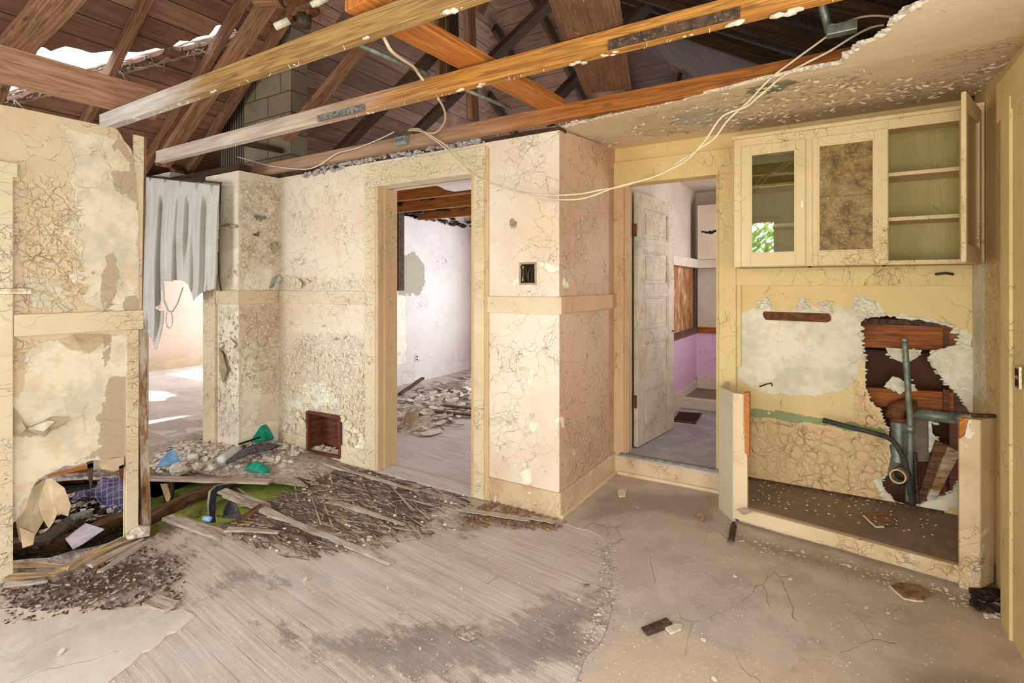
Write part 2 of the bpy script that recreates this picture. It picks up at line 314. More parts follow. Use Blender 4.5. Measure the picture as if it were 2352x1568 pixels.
def blockmat():
    n = NM('concrete_block', .9); P = n.co('UV'); b = n.N('ShaderNodeTexBrick'); n.L(P, b.inputs['Vector'])
    b.inputs['Scale'].default_value = 1; b.inputs['Brick Width'].default_value = .4; b.inputs['Row Height'].default_value = .2
    b.inputs['Mortar Size'].default_value = .007; b.inputs['Color1'].default_value = col(150,136,118); b.inputs['Color2'].default_value = col(132,118,102)
    b.inputs['Mortar'].default_value = col(96,82,70)
    f = n.noise(P, 5, 7, .7); n.base(n.mix(n.math('MULTIPLY', n.step(f, .45, .65), .4), b.outputs[0], col(104,92,78)))
    n.bump(n.math('SUBTRACT', f, n.math('MULTIPLY', b.outputs['Fac'], 1)), .6, .012); return n.m
M['block'] = blockmat()
def ribbedmat():
    n = NM('ribbed_dark_sheet', .7); s = n.N('ShaderNodeSeparateXYZ'); n.L(n.co('UV'), s.inputs[0])
    k = n.math('SINE', n.math('MULTIPLY', s.outputs[0], 150)); n.base(n.mix(n.step(k, -.3, .5), col(50,42,38), col(128,114,98))); n.bump(k, .5, .01); return n.m
M['ribbed'] = ribbedmat()
def clothmat(name, a, b, plaid=False):
    n = NM(name, .9); P = n.co('UV'); f = n.noise(n.mapv(P, (60, 420, 1)), 1., 3, .6); g = n.noise(P, 4, 5, .6)
    c = n.mix(n.step(f, .35, .7), col(*a), col(*b)); c = n.mix(n.math('MULTIPLY', n.step(g, .45, .7), .3), c, col(180,166,146))
    if plaid:
        s = n.N('ShaderNodeSeparateXYZ'); n.L(P, s.inputs[0])
        for q in (0, 1): c = n.mix(n.math('MULTIPLY', n.math('LESS_THAN', n.math('FRACT', n.math('MULTIPLY', s.outputs[q], 14)), .16), .55), c, col(150,142,176))
    n.base(c); n.bump(f, .25, .003)
    tr = n.N('ShaderNodeBsdfTranslucent'); n.L(c, tr.inputs[0]); mx = n.N('ShaderNodeMixShader'); mx.inputs[0].default_value = .25 if not plaid else 0
    n.t.links.new(n.b.outputs[0], mx.inputs[1]); n.t.links.new(tr.outputs[0], mx.inputs[2]); n.t.links.new(mx.outputs[0], n.out.inputs[0]); return n.m
M['curtain'] = clothmat('pale_curtain_cloth', (238,236,230), (214,212,206))
M['plaid'] = clothmat('plaid_cloth', (78,70,104), (52,44,70), True)
def glassmat(name, refl, tint):
    n = NM(name, .02); g = n.N('ShaderNodeBsdfGlossy'); g.inputs['Roughness'].default_value = .015; g.inputs[0].default_value = (.9,.9,.86,1)
    t = n.N('ShaderNodeBsdfTransparent'); t.inputs[0].default_value = tint; m = n.N('ShaderNodeMixShader'); 
    lw = n.N('ShaderNodeLayerWeight'); lw.inputs[0].default_value = .35; n.L(n.math('ADD', n.math('MULTIPLY', lw.outputs['Fresnel'], .6), refl, clamp=True), m.inputs[0])
    n.t.links.new(t.outputs[0], m.inputs[1]); n.t.links.new(g.outputs[0], m.inputs[2]); n.t.links.new(m.outputs[0], n.out.inputs[0]); return n.m
M['glass'] = glassmat('cabinet_glass', .16, (.86,.88,.78,1))
def dirtyglass():
    n = NM('crazed_dirty_glass', .25); P = n.co('UV'); f = n.noise(P, 14, 8, .78); g = n.noise(P, 60, 6, .8); h = n.noise(P, 3.2, 4, .6)
    c = n.mix(n.step(f, .38, .62), col(92,70,30), col(156,128,70)); c = n.mix(n.step(h, .45, .65), c, n.mix(n.step(g, .4, .6), col(168,146,96), col(126,106,60)))
    s = n.N('ShaderNodeSeparateXYZ'); n.L(P, s.inputs[0]); seam = n.math('MULTIPLY', n.step(n.math('ABSOLUTE', n.math('SUBTRACT', n.math('FRACT', n.math('MULTIPLY', n.math('ADD', s.outputs[1], n.math('MULTIPLY', f, .02)), 4.4)), .5)), .0, .02, 1, 0), .6)
    c = n.mix(seam, c, col(66,50,24)); c = n.mix(n.step(n.noise(P, 19, 6, .8), .66, .69), c, col(52,46,36)); c = n.mix(n.step(n.noise(n.mapv(P, (1,1,1), (0,0,0), (3,7,0)), 70, 3, .7), .66, .70), c, col(246,226,140))  # bright yellow specks are sparkle painted into the glass colour
    n.base(c); n.rough(n.step(g, .4, .6, .12, .6)); n.bump(g, .5, .004); return n.m
M['dirtyglass'] = dirtyglass()
def pinkmat():
    n = NM('pink_wainscot_paint', .6); P = n.co(); f = n.noise(P, 30, 4, .6); n.base(n.mix(n.step(f, .62, .7), col(208,168,192), col(130,100,110))); return n.m
M['pink'] = pinkmat()
def rotpaper():
    n = NM('rotted_wallpaper', .85); P = n.co(); f = n.noise(n.mapv(P, (1,1,.4)), 8, 8, .75)
    c = n.mix(n.step(f, .35, .6), col(124,74,42), col(176,126,84)); c = n.mix(n.step(f, .56, .66), c, col(226,208,190)); n.base(c); n.bump(f, .6, .01); return n.m
M['rotpaper'] = rotpaper()
def leafmat():
    n = NM('shrub_leaf', .5); f = n.noise(n.co(), 6, 3); n.base(n.mix(f, col(120,170,60), col(196,214,130))); return n.m
M['leaf'] = leafmat()
M['grass'] = plain('outdoor_ground', (120,140,80), (96,110,62), .9, scale=3)

# ------------------------------------------------------------------ object helpers
def tag(o, label=None, cat=None, group=None, kind=None):
    if label: o['label'] = label
    if cat: o['category'] = cat
    if group: o['group'] = group
    if kind: o['kind'] = kind
    return o
def thing(name, loc, label, cat, group=None):
    o = bpy.data.objects.new(name, None); C.objects.link(o); o.location = loc; o.empty_display_size = .1
    return tag(o, label, cat, group)
class MB:
    def __init__(s): s.v = []; s.f = []; s.uv = []
    def add(s, vs, fs, uvs=None):
        k = len(s.v); s.v += [tuple(v) for v in vs]
        for i, f in enumerate(fs):
            s.f.append(tuple(k+j for j in f)); s.uv += (uvs[i] if uvs else [(0, 0)]*len(f))
        return s
    def beam(s, a, b, wid, hei, up=(0,0,1), taper=1., off=(0,0), jag=0.):
        """prism from a to b; wid across, hei along up; UV along the grain"""
        a, b = Vector(a), Vector(b); d = (b-a); L = d.length; d.normalize(); u = Vector(up)
        sx = d.cross(u); 
        if sx.length < 1e-4: u = Vector((1,0,0)); sx = d.cross(u)
        sx.normalize(); u = sx.cross(d).normalized()
        nseg = max(1, int(L/.12)) if jag else 1
        rings = []
        for i in range(nseg+1):
            t = i/nseg; k = 1+(taper-1)*t; p = a+d*(L*t)
            j = [Vector((random.uniform(-1,1), random.uniform(-1,1), random.uniform(-1,1)))*jag for _ in range(4)]
            rings.append([p+sx*(wid*.5*k*q[0])+u*(hei*.5*k*q[1])+j[n] for n, q in enumerate(((-1,-1),(1,-1),(1,1),(-1,1)))])
        vs = [p for r in rings for p in r]; fs = []; uvs = []; per = [0, wid, wid+hei, 2*wid+hei, 2*wid+2*hei]; base = off[1]
        for i in range(nseg):
            u0, u1 = L*i/nseg+off[0], L*(i+1)/nseg+off[0]
            for q in range(4):
                r = (q+1) % 4; fs.append((i*4+q, i*4+r, i*4+4+r, i*4+4+q))
                uvs.append([(u0, base+per[q]), (u0, base+per[q+1]), (u1, base+per[q+1]), (u1, base+per[q])])
        for fc in ((3,2,1,0), tuple(nseg*4+k for k in range(4))):
            fs.append(fc); uvs.append([(0,0),(.01,wid),(.01+.01*hei,wid),(.01,0)])
        return s.add(vs, fs, uvs)
    def box(s, lo, hi):
        lo, hi = Vector(lo), Vector(hi)
        x0, x1 = sorted((lo.x, hi.x)); y0, y1 = sorted((lo.y, hi.y)); z0, z1 = sorted((lo.z, hi.z))
        dx, dy, dz = x1-x0, y1-y0, z1-z0; m = max(dx, dy, dz); cy, cz, cx_ = (y0+y1)/2, (z0+z1)/2, (x0+x1)/2
        if m == dx: return s.beam((x0,cy,cz), (x1,cy,cz), dy, dz)
        if m == dy: return s.beam((cx_,y0,cz), (cx_,y1,cz), dx, dz)
        return s.beam((cx_,cy,z0), (cx_,cy,z1), dx, dy, (0,1,0))
    def tube(s, pts, r, n=8, cap=True, flat=1.):
        pts = [Vector(p) for p in pts]; rs = r if hasattr(r, '__len__') else [r]*len(pts)
        vs, fs, uvs = [], [], []; prev = None; L = 0
        for i, p in enumerate(pts):
            d = (pts[min(i+1, len(pts)-1)]-pts[max(i-1, 0)]).normalized()
            if prev is None: a = d.orthogonal().normalized()
            else: a = (prev-d*prev.dot(d)).normalized()
            prev = a; b = d.cross(a)
            for k in range(n):
                t = 2*math.pi*k/n; vs.append(p+(a*math.cos(t)+b*math.sin(t)*flat)*rs[i])
        for i in range(len(pts)-1):
            l = (pts[i+1]-pts[i]).length
            for k in range(n):
                k2 = (k+1) % n; fs.append((i*n+k, i*n+k2, i*n+n+k2, i*n+n+k))
                uvs.append([(L, k/n*.1), (L, (k+1)/n*.1), (L+l, (k+1)/n*.1), (L+l, k/n*.1)])
            L += l
        if cap:
            fs.append(tuple(range(n))[::-1]); uvs.append([(0,0)]*n); fs.append(tuple((len(pts)-1)*n+k for k in range(n))); uvs.append([(0,0)]*n)
        return s.add(vs, fs, uvs)
    def prism(s, poly, nrm, th):
        """polygon (3-D points, planar) given thickness th along nrm"""
        nrm = Vector(nrm).normalized(); a = [Vector(p) for p in poly]; b = [p+nrm*th for p in a]; n = len(a)
        ax = (a[1]-a[0]).normalized(); ay = nrm.cross(ax); uvf = lambda p: ((p-a[0]).dot(ax), (p-a[0]).dot(ay))
        fs = [tuple(range(n)), tuple(range(2*n-1, n-1, -1))]+[(i, (i+1) % n, n+(i+1) % n, n+i) for i in range(n)]
        al = a+b; return s.add(al, fs, [[uvf(al[j]) for j in f] for f in fs])
    def sheet(s, fn, nu, nv, th=.002, keep=None):
        """thin curved shell; fn(u,v)->point, keep(u,v)->bool"""
        P = [[Vector(fn(i/nu, j/nv)) for i in range(nu+1)] for j in range(nv+1)]
        vs = [p for r in P for p in r]; k = len(vs); W = nu+1
        nr = []
        for j in range(nv+1):
            for i in range(nu+1):
                a = P[j][min(i+1, nu)]-P[j][max(i-1, 0)]; b = P[min(j+1, nv)][i]-P[max(j-1, 0)][i]; c = a.cross(b)
                nr.append(c.normalized() if c.length > 1e-12 else Vector((0,0,1)))
        vs = vs+[p+q*th for p, q in zip(vs, nr)]
        on = {(i, j) for i in range(nu) for j in range(nv) if keep is None or keep((i+.5)/nu, (j+.5)/nv)}
        fs, uvs = [], []; UV = lambda i, j: (i/nu, j/nv)
        for (i, j) in on:
            q = [(i,j),(i+1,j),(i+1,j+1),(i,j+1)]; ix = [b*W+a for a, b in q]
            fs.append(tuple(ix[::-1])); uvs.append([UV(*p) for p in q[::-1]]); fs.append(tuple(x+k for x in ix)); uvs.append([UV(*p) for p in q])
            for (di, dj, e0, e1) in ((0,-1,0,1),(1,0,1,2),(0,1,2,3),(-1,0,3,0)):
                if (i+di, j+dj) not in on:
                    fs.append((ix[e0], ix[e1], ix[e1]+k, ix[e0]+k)); uvs.append([UV(*q[e0]), UV(*q[e1]), UV(*q[e1]), UV(*q[e0])])
        return s.add(vs, fs, uvs)
    def chip(s, c, nrm, up, sx, sy, th=.002, n=7, curl=0., rough=.3):
        nrm = Vector(nrm).normalized(); up = Vector(up); up = (up-nrm*up.dot(nrm)).normalized(); ax = up.cross(nrm); c = Vector(c)
        o = []; ph = random.random()*6.3
        for k in range(n):
            t = 2*math.pi*k/n+ph; r = 1-random.random()*rough; x, y = math.cos(t)*sx*r*.5, math.sin(t)*sy*r*.5
            o.append(c+ax*x+up*y+nrm*(curl*((y/sy*2)**2)*(1 if y < 0 else .3)+.0005))
        vs = [c+nrm*.0005]+o+[c+nrm*(th)]+[p+nrm*th for p in o]; m = n+1
        fs = [(0, 1+(i+1) % n, 1+i) for i in range(n)]+[(m, m+1+i, m+1+(i+1) % n) for i in range(n)]+[(1+i, 1+(i+1) % n, m+1+(i+1) % n, m+1+i) for i in range(n)]
        return s.add(vs, fs)
    def rock(s, c, r, sq=(1,1,1), n=1):
        bm = bmesh.new(); bmesh.ops.create_icosphere(bm, subdivisions=n, radius=1); off = Vector((random.random()*50,)*3)
        vs = [Vector((v.co.x*sq[0], v.co.y*sq[1], v.co.z*sq[2]))*r*(1+.45*mnoise.noise(v.co*1.7+off))+Vector(c) for v in bm.verts]
        bm.verts.index_update(); fs = [tuple(v.index for v in f.verts) for f in bm.faces]; bm.free(); return s.add(vs, fs)
    def obj(s, name, mat, parent=None, smooth=False, bevel=0, kind=None, label=None):
        off = Vector(parent.location) if parent and parent.type == 'EMPTY' else Vector((0,0,0))
        if parent and parent.parent: off = Vector(parent.parent.location)
        me = bpy.data.meshes.new(name); me.from_pydata([tuple(Vector(v)-off) for v in s.v], [], s.f)
        uv = me.uv_layers.new(name='UVMap'); fl = np.array(s.uv, dtype=np.float32).ravel()
        if len(fl) == len(uv.data)*2: uv.data.foreach_set('uv', fl)
        me.update(); bm = bmesh.new(); bm.from_mesh(me); bmesh.ops.recalc_face_normals(bm, faces=bm.faces); bm.to_mesh(me); bm.free()
        me.materials.append(mat)
        me.polygons.foreach_set('use_smooth', [bool(smooth)]*len(me.polygons))
        o = bpy.data.objects.new(name, me); C.objects.link(o)
        if parent: o.parent = parent
        if bevel:
            b = o.modifiers.new('bevel', 'BEVEL'); b.width = bevel; b.segments = 2; b.limit_method = 'ANGLE'
        return tag(o, label, None, None, kind)

# ---- polygon fields
def inpoly(px, py, poly):
    r = np.zeros(px.shape, bool); n = len(poly); j = n-1
    for i in range(n):
        xi, yi = poly[i]; xj, yj = poly[j]
        c = ((yi > py) != (yj > py)) & (px < (xj-xi)*(py-yi)/((yj-yi)+1e-12)+xi); r ^= c; j = i
    return r
def nearest(px, py, poly):
    best = np.full(px.shape, 1e9); bx = px.copy(); by = py.copy(); n = len(poly)
    for i in range(n):
        ax, ay = poly[i]; bx_, by_ = poly[(i+1) % n]; dx, dy = bx_-ax, by_-ay; L = dx*dx+dy*dy+1e-12
        t = np.clip(((px-ax)*dx+(py-ay)*dy)/L, 0, 1); qx, qy = ax+t*dx, ay+t*dy; d = np.hypot(px-qx, py-qy)
        m = d < best; best[m] = d[m]; bx[m] = qx[m]; by[m] = qy[m]
    return best, bx, by
def field(px, py, polys, soft=.05):
    v = np.zeros(px.shape)
    for p in polys:
        d, _, _ = nearest(px, py, p); sd = np.where(inpoly(px, py, p), d, -d); v = np.maximum(v, np.clip(.5+sd/(2*soft), 0, 1))
    return v
def jag(poly, amp=.02, seg=.05, seed=0, closed=True):
    r = random.Random(seed); o = []
    for i in range(len(poly)-(0 if closed else 1)):
        a, b = poly[i], poly[(i+1) % len(poly)]; L = math.hypot(b[0]-a[0], b[1]-a[1]); k = max(1, int(L/seg))
        for j in range(k):
            t = j/k; o.append((a[0]+(b[0]-a[0])*t+r.uniform(-amp, amp), a[1]+(b[1]-a[1])*t+r.uniform(-amp, amp)))
    return o
def slab(name, P3, u0, u1, v0, v1, mat, th, step=.02, holes=(), outline=None, mR=(), mG=(), mB=(), soft=.05, bulge=None, parent=None, kind='structure', label=None):
    """fine grid slab: P3(u,v,d) gives the place at depth d behind the face; holes and outline are polygons in (u,v)"""
    nu = max(1, int(round((u1-u0)/step))); nv = max(1, int(round((v1-v0)/step)))
    U, V = np.meshgrid(np.linspace(u0, u1, nu+1), np.linspace(v0, v1, nv+1), indexing='ij')
    cu = (U[:-1,:-1]+U[1:,1:])/2; cv = (V[:-1,:-1]+V[1:,1:])/2
    keep = np.ones(cu.shape, bool)
    if outline is not None: keep &= inpoly(cu, cv, outline)
    for h in holes: keep &= ~inpoly(cu, cv, h)
    # snap rim vertices on to the outlines
    cnt = np.zeros(U.shape, int)
    for a in (0, 1):
        for b in (0, 1): cnt[a:a+nu, b:b+nv] += keep
    full = np.full(U.shape, 4); full[0,:] = full[-1,:] = 2; full[:,0] = full[:,-1] = 2; full[0,0] = full[0,-1] = full[-1,0] = full[-1,-1] = 1
    rim = (cnt > 0) & (cnt < full)
    if rim.any():
        ru, rv = U[rim], V[rim]; bd = np.full(ru.shape, 1e9); nu_, nv_ = ru.copy(), rv.copy()
        for h in list(holes)+([outline] if outline is not None else []):
            d, qx, qy = nearest(ru, rv, h); m = (d < bd) & (d < step*1.5); bd[m] = d[m]; nu_[m] = qx[m]; nv_[m] = qy[m]
        U[rim] = nu_; V[rim] = nv_
    used = cnt > 0; idx = -np.ones(U.shape, int); k = int(used.sum()); idx[used] = np.arange(k)
    us, vs = U[used], V[used]
    bl = bulge(us, vs) if bulge else np.zeros(k)
    front = [tuple(P3(a, b, -c)) for a, b, c in zip(us, vs, bl)]; back = [tuple(P3(a, b, th)) for a, b in zip(us, vs)]
    fs = []; ii, jj = np.nonzero(keep)
    for i, j in zip(ii, jj):
        q = (idx[i,j], idx[i+1,j], idx[i+1,j+1], idx[i,j+1]); fs.append(q); fs.append(tuple(x+k for x in q[::-1]))
        for di, dj, e0, e1 in ((0,-1,0,1),(1,0,1,2),(0,1,2,3),(-1,0,3,0)):
            a, b = i+di, j+dj
            if a < 0 or b < 0 or a >= nu or b >= nv or not keep[a,b]: fs.append((q[e0], q[e0]+k, q[e1]+k, q[e1]))
    me = bpy.data.meshes.new(name); me.from_pydata(front+back, [], [tuple(int(x) for x in f) for f in fs])
    at = me.color_attributes.new('mask', 'FLOAT_COLOR', 'POINT'); cc = np.zeros((2*k, 4), np.float32); cc[:,3] = 1
    for c_, ms in enumerate((mR, mG, mB)):
        if callable(ms): cc[:k,c_] = ms(us, vs)
        elif len(ms): cc[:k,c_] = field(us, vs, ms, soft)
    at.data.foreach_set('color', cc.ravel())
    me.update(); bm = bmesh.new(); bm.from_mesh(me); bmesh.ops.recalc_face_normals(bm, faces=bm.faces); bm.to_mesh(me); bm.free()
    me.polygons.foreach_set('use_smooth', [False]*len(me.polygons))
    me.materials.append(mat); o = bpy.data.objects.new(name, me); C.objects.link(o)
    if parent: o.parent = parent
    return tag(o, label, None, None, kind)
def PY(Y, s=1): return lambda u, v, d: (u, Y+s*d, v)      # wall facing -Y (s=1) ; u = X
def PX(X, s=-1): return lambda u, v, d: (X+s*d, u, v)     # wall facing +X (s=-1) ; u = Y
def yz(Y, pts): return [(lambda p: (p.x, p.z))(atY(x, y, Y)) for x, y in pts]
def xz(X, pts): return [(lambda p: (p.y, p.z))(atX(x, y, X)) for x, y in pts]
def xy(pts, z=0.): return [(lambda p: (p.x, p.y))(atZ(x, y, z)) for x, y in pts]
def rect(a, b, c, d): return [(a,c),(b,c),(b,d),(a,d)]
def blob(cx, cy, rx, ry, n=14, seed=0):
    r = random.Random(seed); return [(cx+rx*math.cos(6.283*i/n)*r.uniform(.75,1.1), cy+ry*math.sin(6.283*i/n)*r.uniform(.75,1.1)) for i in range(n)]
#__PART2__
# ================================================================== THE SETTING
XA = lambda x, Y: atY(x, HY, Y).x
YA = lambda x, X: atX(x, HY, X).y
WL, WB, WK, WR, WH, NX, CXX = -3.6, 3.05, 4.05, .68, 2.66, -4.43, -1.517   # wall planes
JX0, JX1 = XA(870, WB), XA(1087, WB)          # doorway to the back room
DX0, DX1 = XA(1440, WK), XA(1648, WK)         # doorway to the washroom

# ---- floor
def fl_z(u, v, amp=.007):
    return np.array([amp*mnoise.noise(Vector((a*1.6, b*1.6, 3.)))+.002*mnoise.noise(Vector((a*9, b*9, 7.))) for a, b in zip(u, v)])
hole_px = [(15,1292),(120,1278),(215,1255),(300,1226),(345,1233),(372,1212),(396,1190),(440,1196),(500,1206),(560,1196),(585,1168),(610,1146),(655,1136),(692,1126),(706,1096),(660,1082),(600,1096),(520,1104),(430,1090),(345,1092),(200,1092),(100,1098),(20,1150)]
hole = jag(xy(hole_px), .016, .07, 3)
rotpx = [(0,1345),(0,1420),(260,1395),(420,1330),(480,1270),(420,1240),(15,1330),(300,1270),(420,1235),(560,1260),(700,1290),(860,1270),(1000,1215),(1060,1140),(920,1085),(800,1045),(690,1040),(560,1000),(345,1060),(100,1080)]
feltpx = [[(480,1310),(560,1290),(640,1300),(700,1330),(640,1365),(560,1360),(500,1400),(430,1390)], [(960,1400),(1110,1410),(1260,1345),(1390,1340),(1420,1420),(1330,1568),(900,1600),(620,1500),(520,1420),(640,1410),(800,1440)], [(250,1300),(330,1275),(420,1330),(420,1380),(330,1400),(100,1420),(0,1420),(0,1380),(160,1330)], [(1060,1165),(1120,1190),(1120,1250),(1020,1240)]]
lin_px = [(1285,1192),(1318,1212),(1352,1218),(1378,1232),(1395,1252),(1404,1270),(1410,1290),(1404,1310),(1408,1335),(1402,1360),(1410,1390),(1404,1420),(1396,1450),(1378,1480),(1352,1512),(1336,1530),(1326,1568),(1318,1640),(1290,1800),(1260,2100)]
main_fl = slab('floor', lambda u, v, d: (u, v, -d), -6.3, WR, -1.3, WK+.05, M['floor'], .03, .026, holes=[hole], bulge=fl_z,
    mG=lambda u, v: field(u, v, [xy(rotpx)], .22), mB=lambda u, v: field(u, v, [xy(p) for p in feltpx], .16))
lin_poly = jag(xy(lin_px), .008, .05, 9, False)+[(.30,-1.3),(WR,-1.3),(WR,WK),(CXX,WK),(CXX,WB)]
tanpx = [(1420,1450),(1560,1470),(1700,1500),(1900,1520),(2050,1640),(1300,1700),(1330,1560)]
slab('linoleum_sheet', lambda u, v, d: (u, v, .006-d), CXX-.02, WR, -1.3, WK, M['lino'], .005, .026, outline=lin_poly, bulge=fl_z, parent=main_fl, kind='structure',
    mB=lambda u, v: field(u, v, [xy(tanpx)], .18), mG=lambda u, v: field(u, v, [xy([(1400,1120),(1640,1140),(1660,1210),(1500,1180),(1300,1210)]), xy([(1660,1215),(2240,1370),(2300,1430),(2200,1400),(1700,1260)]), xy([(1990,1568),(2060,1525),(2200,1530),(2352,1560),(2352,1640),(1990,1640)])], .12))
lf_px = [(448,1416),(425,1432),(404,1452),(385,1460),(352,1490),(330,1500),(300,1528),(262,1560),(235,1590),(150,1700),(-300,1700),(-260,1410),(-60,1405),(40,1400),(120,1408),(180,1396),(262,1404),(330,1392),(380,1406),(420,1402)]
slab('linoleum_patch', lambda u, v, d: (u, v, .006-d), -3.6, -1.2, -.2, 1.9, M['lino_l'], .005, .02, outline=jag(xy(lf_px), .006, .04, 5), bulge=fl_z, parent=main_fl, kind='structure')
slab('floor_back_room', lambda u, v, d: (u, v, -d), -5.6, CXX, WK+.05, 7.8, M['floor'], .03, .06, kind='structure', mG=[[(-5.2,5.6),(-3.2,4.6),(-3.2,5.2),(-5.4,7.4)]], soft=.4)
slab('floor_far_room', lambda u, v, d: (u, v, -d), -10.3, -5.6, WH, 6.7, M['farfloor'], .03, .08, kind='structure')
slab('floor_washroom', lambda u, v, d: (u, v, .17-d), CXX, -.02, WK+.04, 6.7, M['lino_g'], .05, .04, kind='structure')
b = MB().box((-6.3,-.6,-.62), (-1.6,3.4,-.6)); o = b.obj('floor_crawl_space', M['dirt'], kind='structure')

# ---- left partition with its torn foot
top_l = xz(WL, [(-40,232),(0,240),(60,251),(140,268),(250,291),(268,296),(276,306),(284,322),(298,338),(306,352)])
foot_l = xz(WL, [(319,500),(319,752),(296,760),(292,900),(289,1050),(262,1048),(240,1058),(214,1056),(196,1062),(170,1070),(150,1068),(126,1082),(105,1090),(88,1100),(78,1112),(74,1130),(73,1150),(60,1168),(49,1187),(36,1196),(24,1206)])
out_l = [(-1.3, 2.42)]+top_l+foot_l+[(atX(12,1206,WL).y, 1.5-.0+atX(12,1206,WL).z-1.5), (atX(12,1300,WL).y, 0.0), (-1.3, 0.0)]
pxl = lambda *P: [xz(WL, list(p)) for p in P]
wl = slab('wall_left', PX(WL), -1.3, 1.62, 0, 2.45, M['wall_left'], .09, .016, outline=out_l, soft=.035,
  mR=pxl([(140,290),(290,320),(318,420),(318,715),(235,712),(190,690),(160,640),(168,600),(200,580),(178,560),(135,545),(160,505),(185,498),(165,430),(170,380),(150,330)],
         [(60,810),(110,780),(230,775),(318,770),(312,1000),(285,1055),(150,1075),(105,1090),(78,1120),(40,1190),(25,1150),(20,1060),(22,950),(40,900),(55,880)], [(60,640),(120,640),(165,700),(120,712),(80,700)]),
  mG=pxl([(258,395),(318,392),(318,480),(285,448),(262,440)], [(240,588),(262,575),(280,640),(262,700),(240,715),(235,650)], [(285,690),(318,670),(318,712),(290,712)], [(238,770),(255,765),(248,830),(240,860),(238,810)],
         [(250,860),(312,860),(310,1052),(225,1055),(175,1062),(230,1020),(228,960),(238,920)], [(270,305),(300,340),(318,400),(262,340)], [(10,930),(60,985),(150,955),(160,968),(105,1003),(20,1000)]),
  mB=pxl([(40,420),(120,400),(180,470),(190,640),(170,712),(40,712)], [(30,780),(80,790),(60,850),(30,860)]))
MB().box((WL, YA(27,WL), 1.237), (WL+.028, YA(325,WL), 1.350)).obj('trim_1', M['casing'], kind='structure', bevel=.003)
MB().box((WL, YA(-160,WL), 0), (WL+.03, YA(26,WL), 2.12)).obj('trim_2', M['casing'], kind='structure', bevel=.004)
MB().box((WL, YA(-10,WL)-.02, 2.05), (WL+.034, YA(36,WL), 2.125)).obj('trim_3', M['casing'], kind='structure', bevel=.004)
# skirting plate left of the torn foot
MB().beam(atX(300,1045,WL-.02), atX(299,1232,WL-.02), .012, .07, (0,1,0)).obj('trim_4', M['casing'], kind='structure')
MB().beam(atX(318,312,WL-.012), atX(312,757,WL-.012), .014, .055, (0,1,0)).obj('trim_5', M['casing'], kind='structure')
for i, (p, q) in enumerate((((302,757),(302,1230)),)):
    MB().beam(atX(304,757,WL+.002), atX(303,1232,WL+.002), .012, .062, (0,1,0), jag=.0015).obj('trim_6', M['casing'], kind='structure')

# ---- wall across the hall (opening with curtain)
px_ = lambda Y, *P: [yz(Y, list(p)) for p in P]
slab('wall_hall', PY(WH), XA(472,WH), NX-.004, 0, 2.5, M['wall'], .12, .016, soft=.03,
  mR=px_(WH, [(503,430),(545,430),(546,520),(520,530),(505,500)], [(505,575),(547,570),(545,665),(515,665),(505,620)], [(505,700),(548,700),(552,980),(520,1000),(510,930),(505,850),(515,800),(505,760)]),
  mG=px_(WH, [(505,790),(515,780),(520,850),(512,880)]), mB=px_(WH, [(500,700),(550,700),(550,1000),(500,1000)]))
MB().box((XA(472,WH), WH-.025, 0), (XA(499,WH), WH, 2.45)).obj('trim_7', M['casing'], kind='structure', bevel=.005)
slab('wall_nub', PX(NX), WH+.002, WB, 0, 2.5, M['wall'], .05, .014, soft=.03,
  mR=[xz(NX, p) for p in ([(562,460),(585,475),(625,480),(618,500),(575,490)], [(560,622),(590,628),(625,612),(634,665),(556,668)], [(556,800),(590,790),(600,900),(590,960),(556,990)], [(552,990),(640,960),(640,1010),(552,1020)])],
  mG=[xz(NX, p) for p in ([(588,495),(610,497),(612,506),(586,506)], [(622,560),(636,555),(636,580),(624,582)])], mB=[xz(NX, [(550,420),(640,420),(640,610),(550,610)]), xz(NX, [(550,700),(640,700),(640,900),(550,900)])])
MB().box((XA(499,WH)+.01, WH-.022, 1.335), (NX-.001, WH, 1.455)).obj('trim_8', M['casing'], kind='structure', bevel=.003)
MB().box((NX, WH-.022, 1.335), (NX+.022, WB-.02, 1.455)).obj('trim_9', M['casing'], kind='structure', bevel=.003)

# ---- back wall of the living room with the doorway and the empty return box
duct = yz(WB, [(707,948),(780,958),(781,1047),(709,1032)])
w_ = slab('wall_back', PY(WB), NX, CXX-.004, 0, 2.5, M['wall'], .10, .016, soft=.045,
  holes=[rect(JX0-.02, JX1+.02, -.1, 2.29), duct],
  outline=[(NX,0),(CXX-.004,0)]+yz(WB, [(1284,292),(1240,300),(1180,314),(1100,326),(1000,345),(900,352),(868,372),(800,378),(740,388),(700,392),(640,402)])+[(NX,2.49)],
  mR=px_(WB, [(690,880),(720,870),(760,890),(790,960),(830,1000),(866,1040),(840,1050),(790,1020),(785,940),(760,930),(700,940),(650,945),(655,900),(680,920)], [(752,764),(795,766),(800,778),(760,782)], [(1232,596),(1256,600),(1282,612),(1281,624),(1240,616)], [(1170,642),(1196,640),(1190,653),(1172,652)],
          [(1182,818),(1208,819),(1208,824),(1182,823)], [(1216,845),(1224,850),(1222,880),(1214,885)], [(1200,1080),(1218,1075),(1220,1105),(1206,1112),(1198,1095)], [(1220,968),(1238,974),(1228,990),(1219,985)], [(1126,962),(1150,962),(1172,974),(1150,978)], [(1208,950),(1222,950),(1218,963)], [(1180,1062),(1208,1064),(1205,1068),(1182,1067)], [(1276,960),(1285,965),(1285,1060),(1281,1000)]),
  mG=px_(WB, [(1170,508),(1183,510),(1180,520),(1172,520)]),
  mB=px_(WB, [(645,770),(840,770),(868,1040),(640,1000),(642,850)], [(645,640),(840,650),(840,670),(645,668)]))
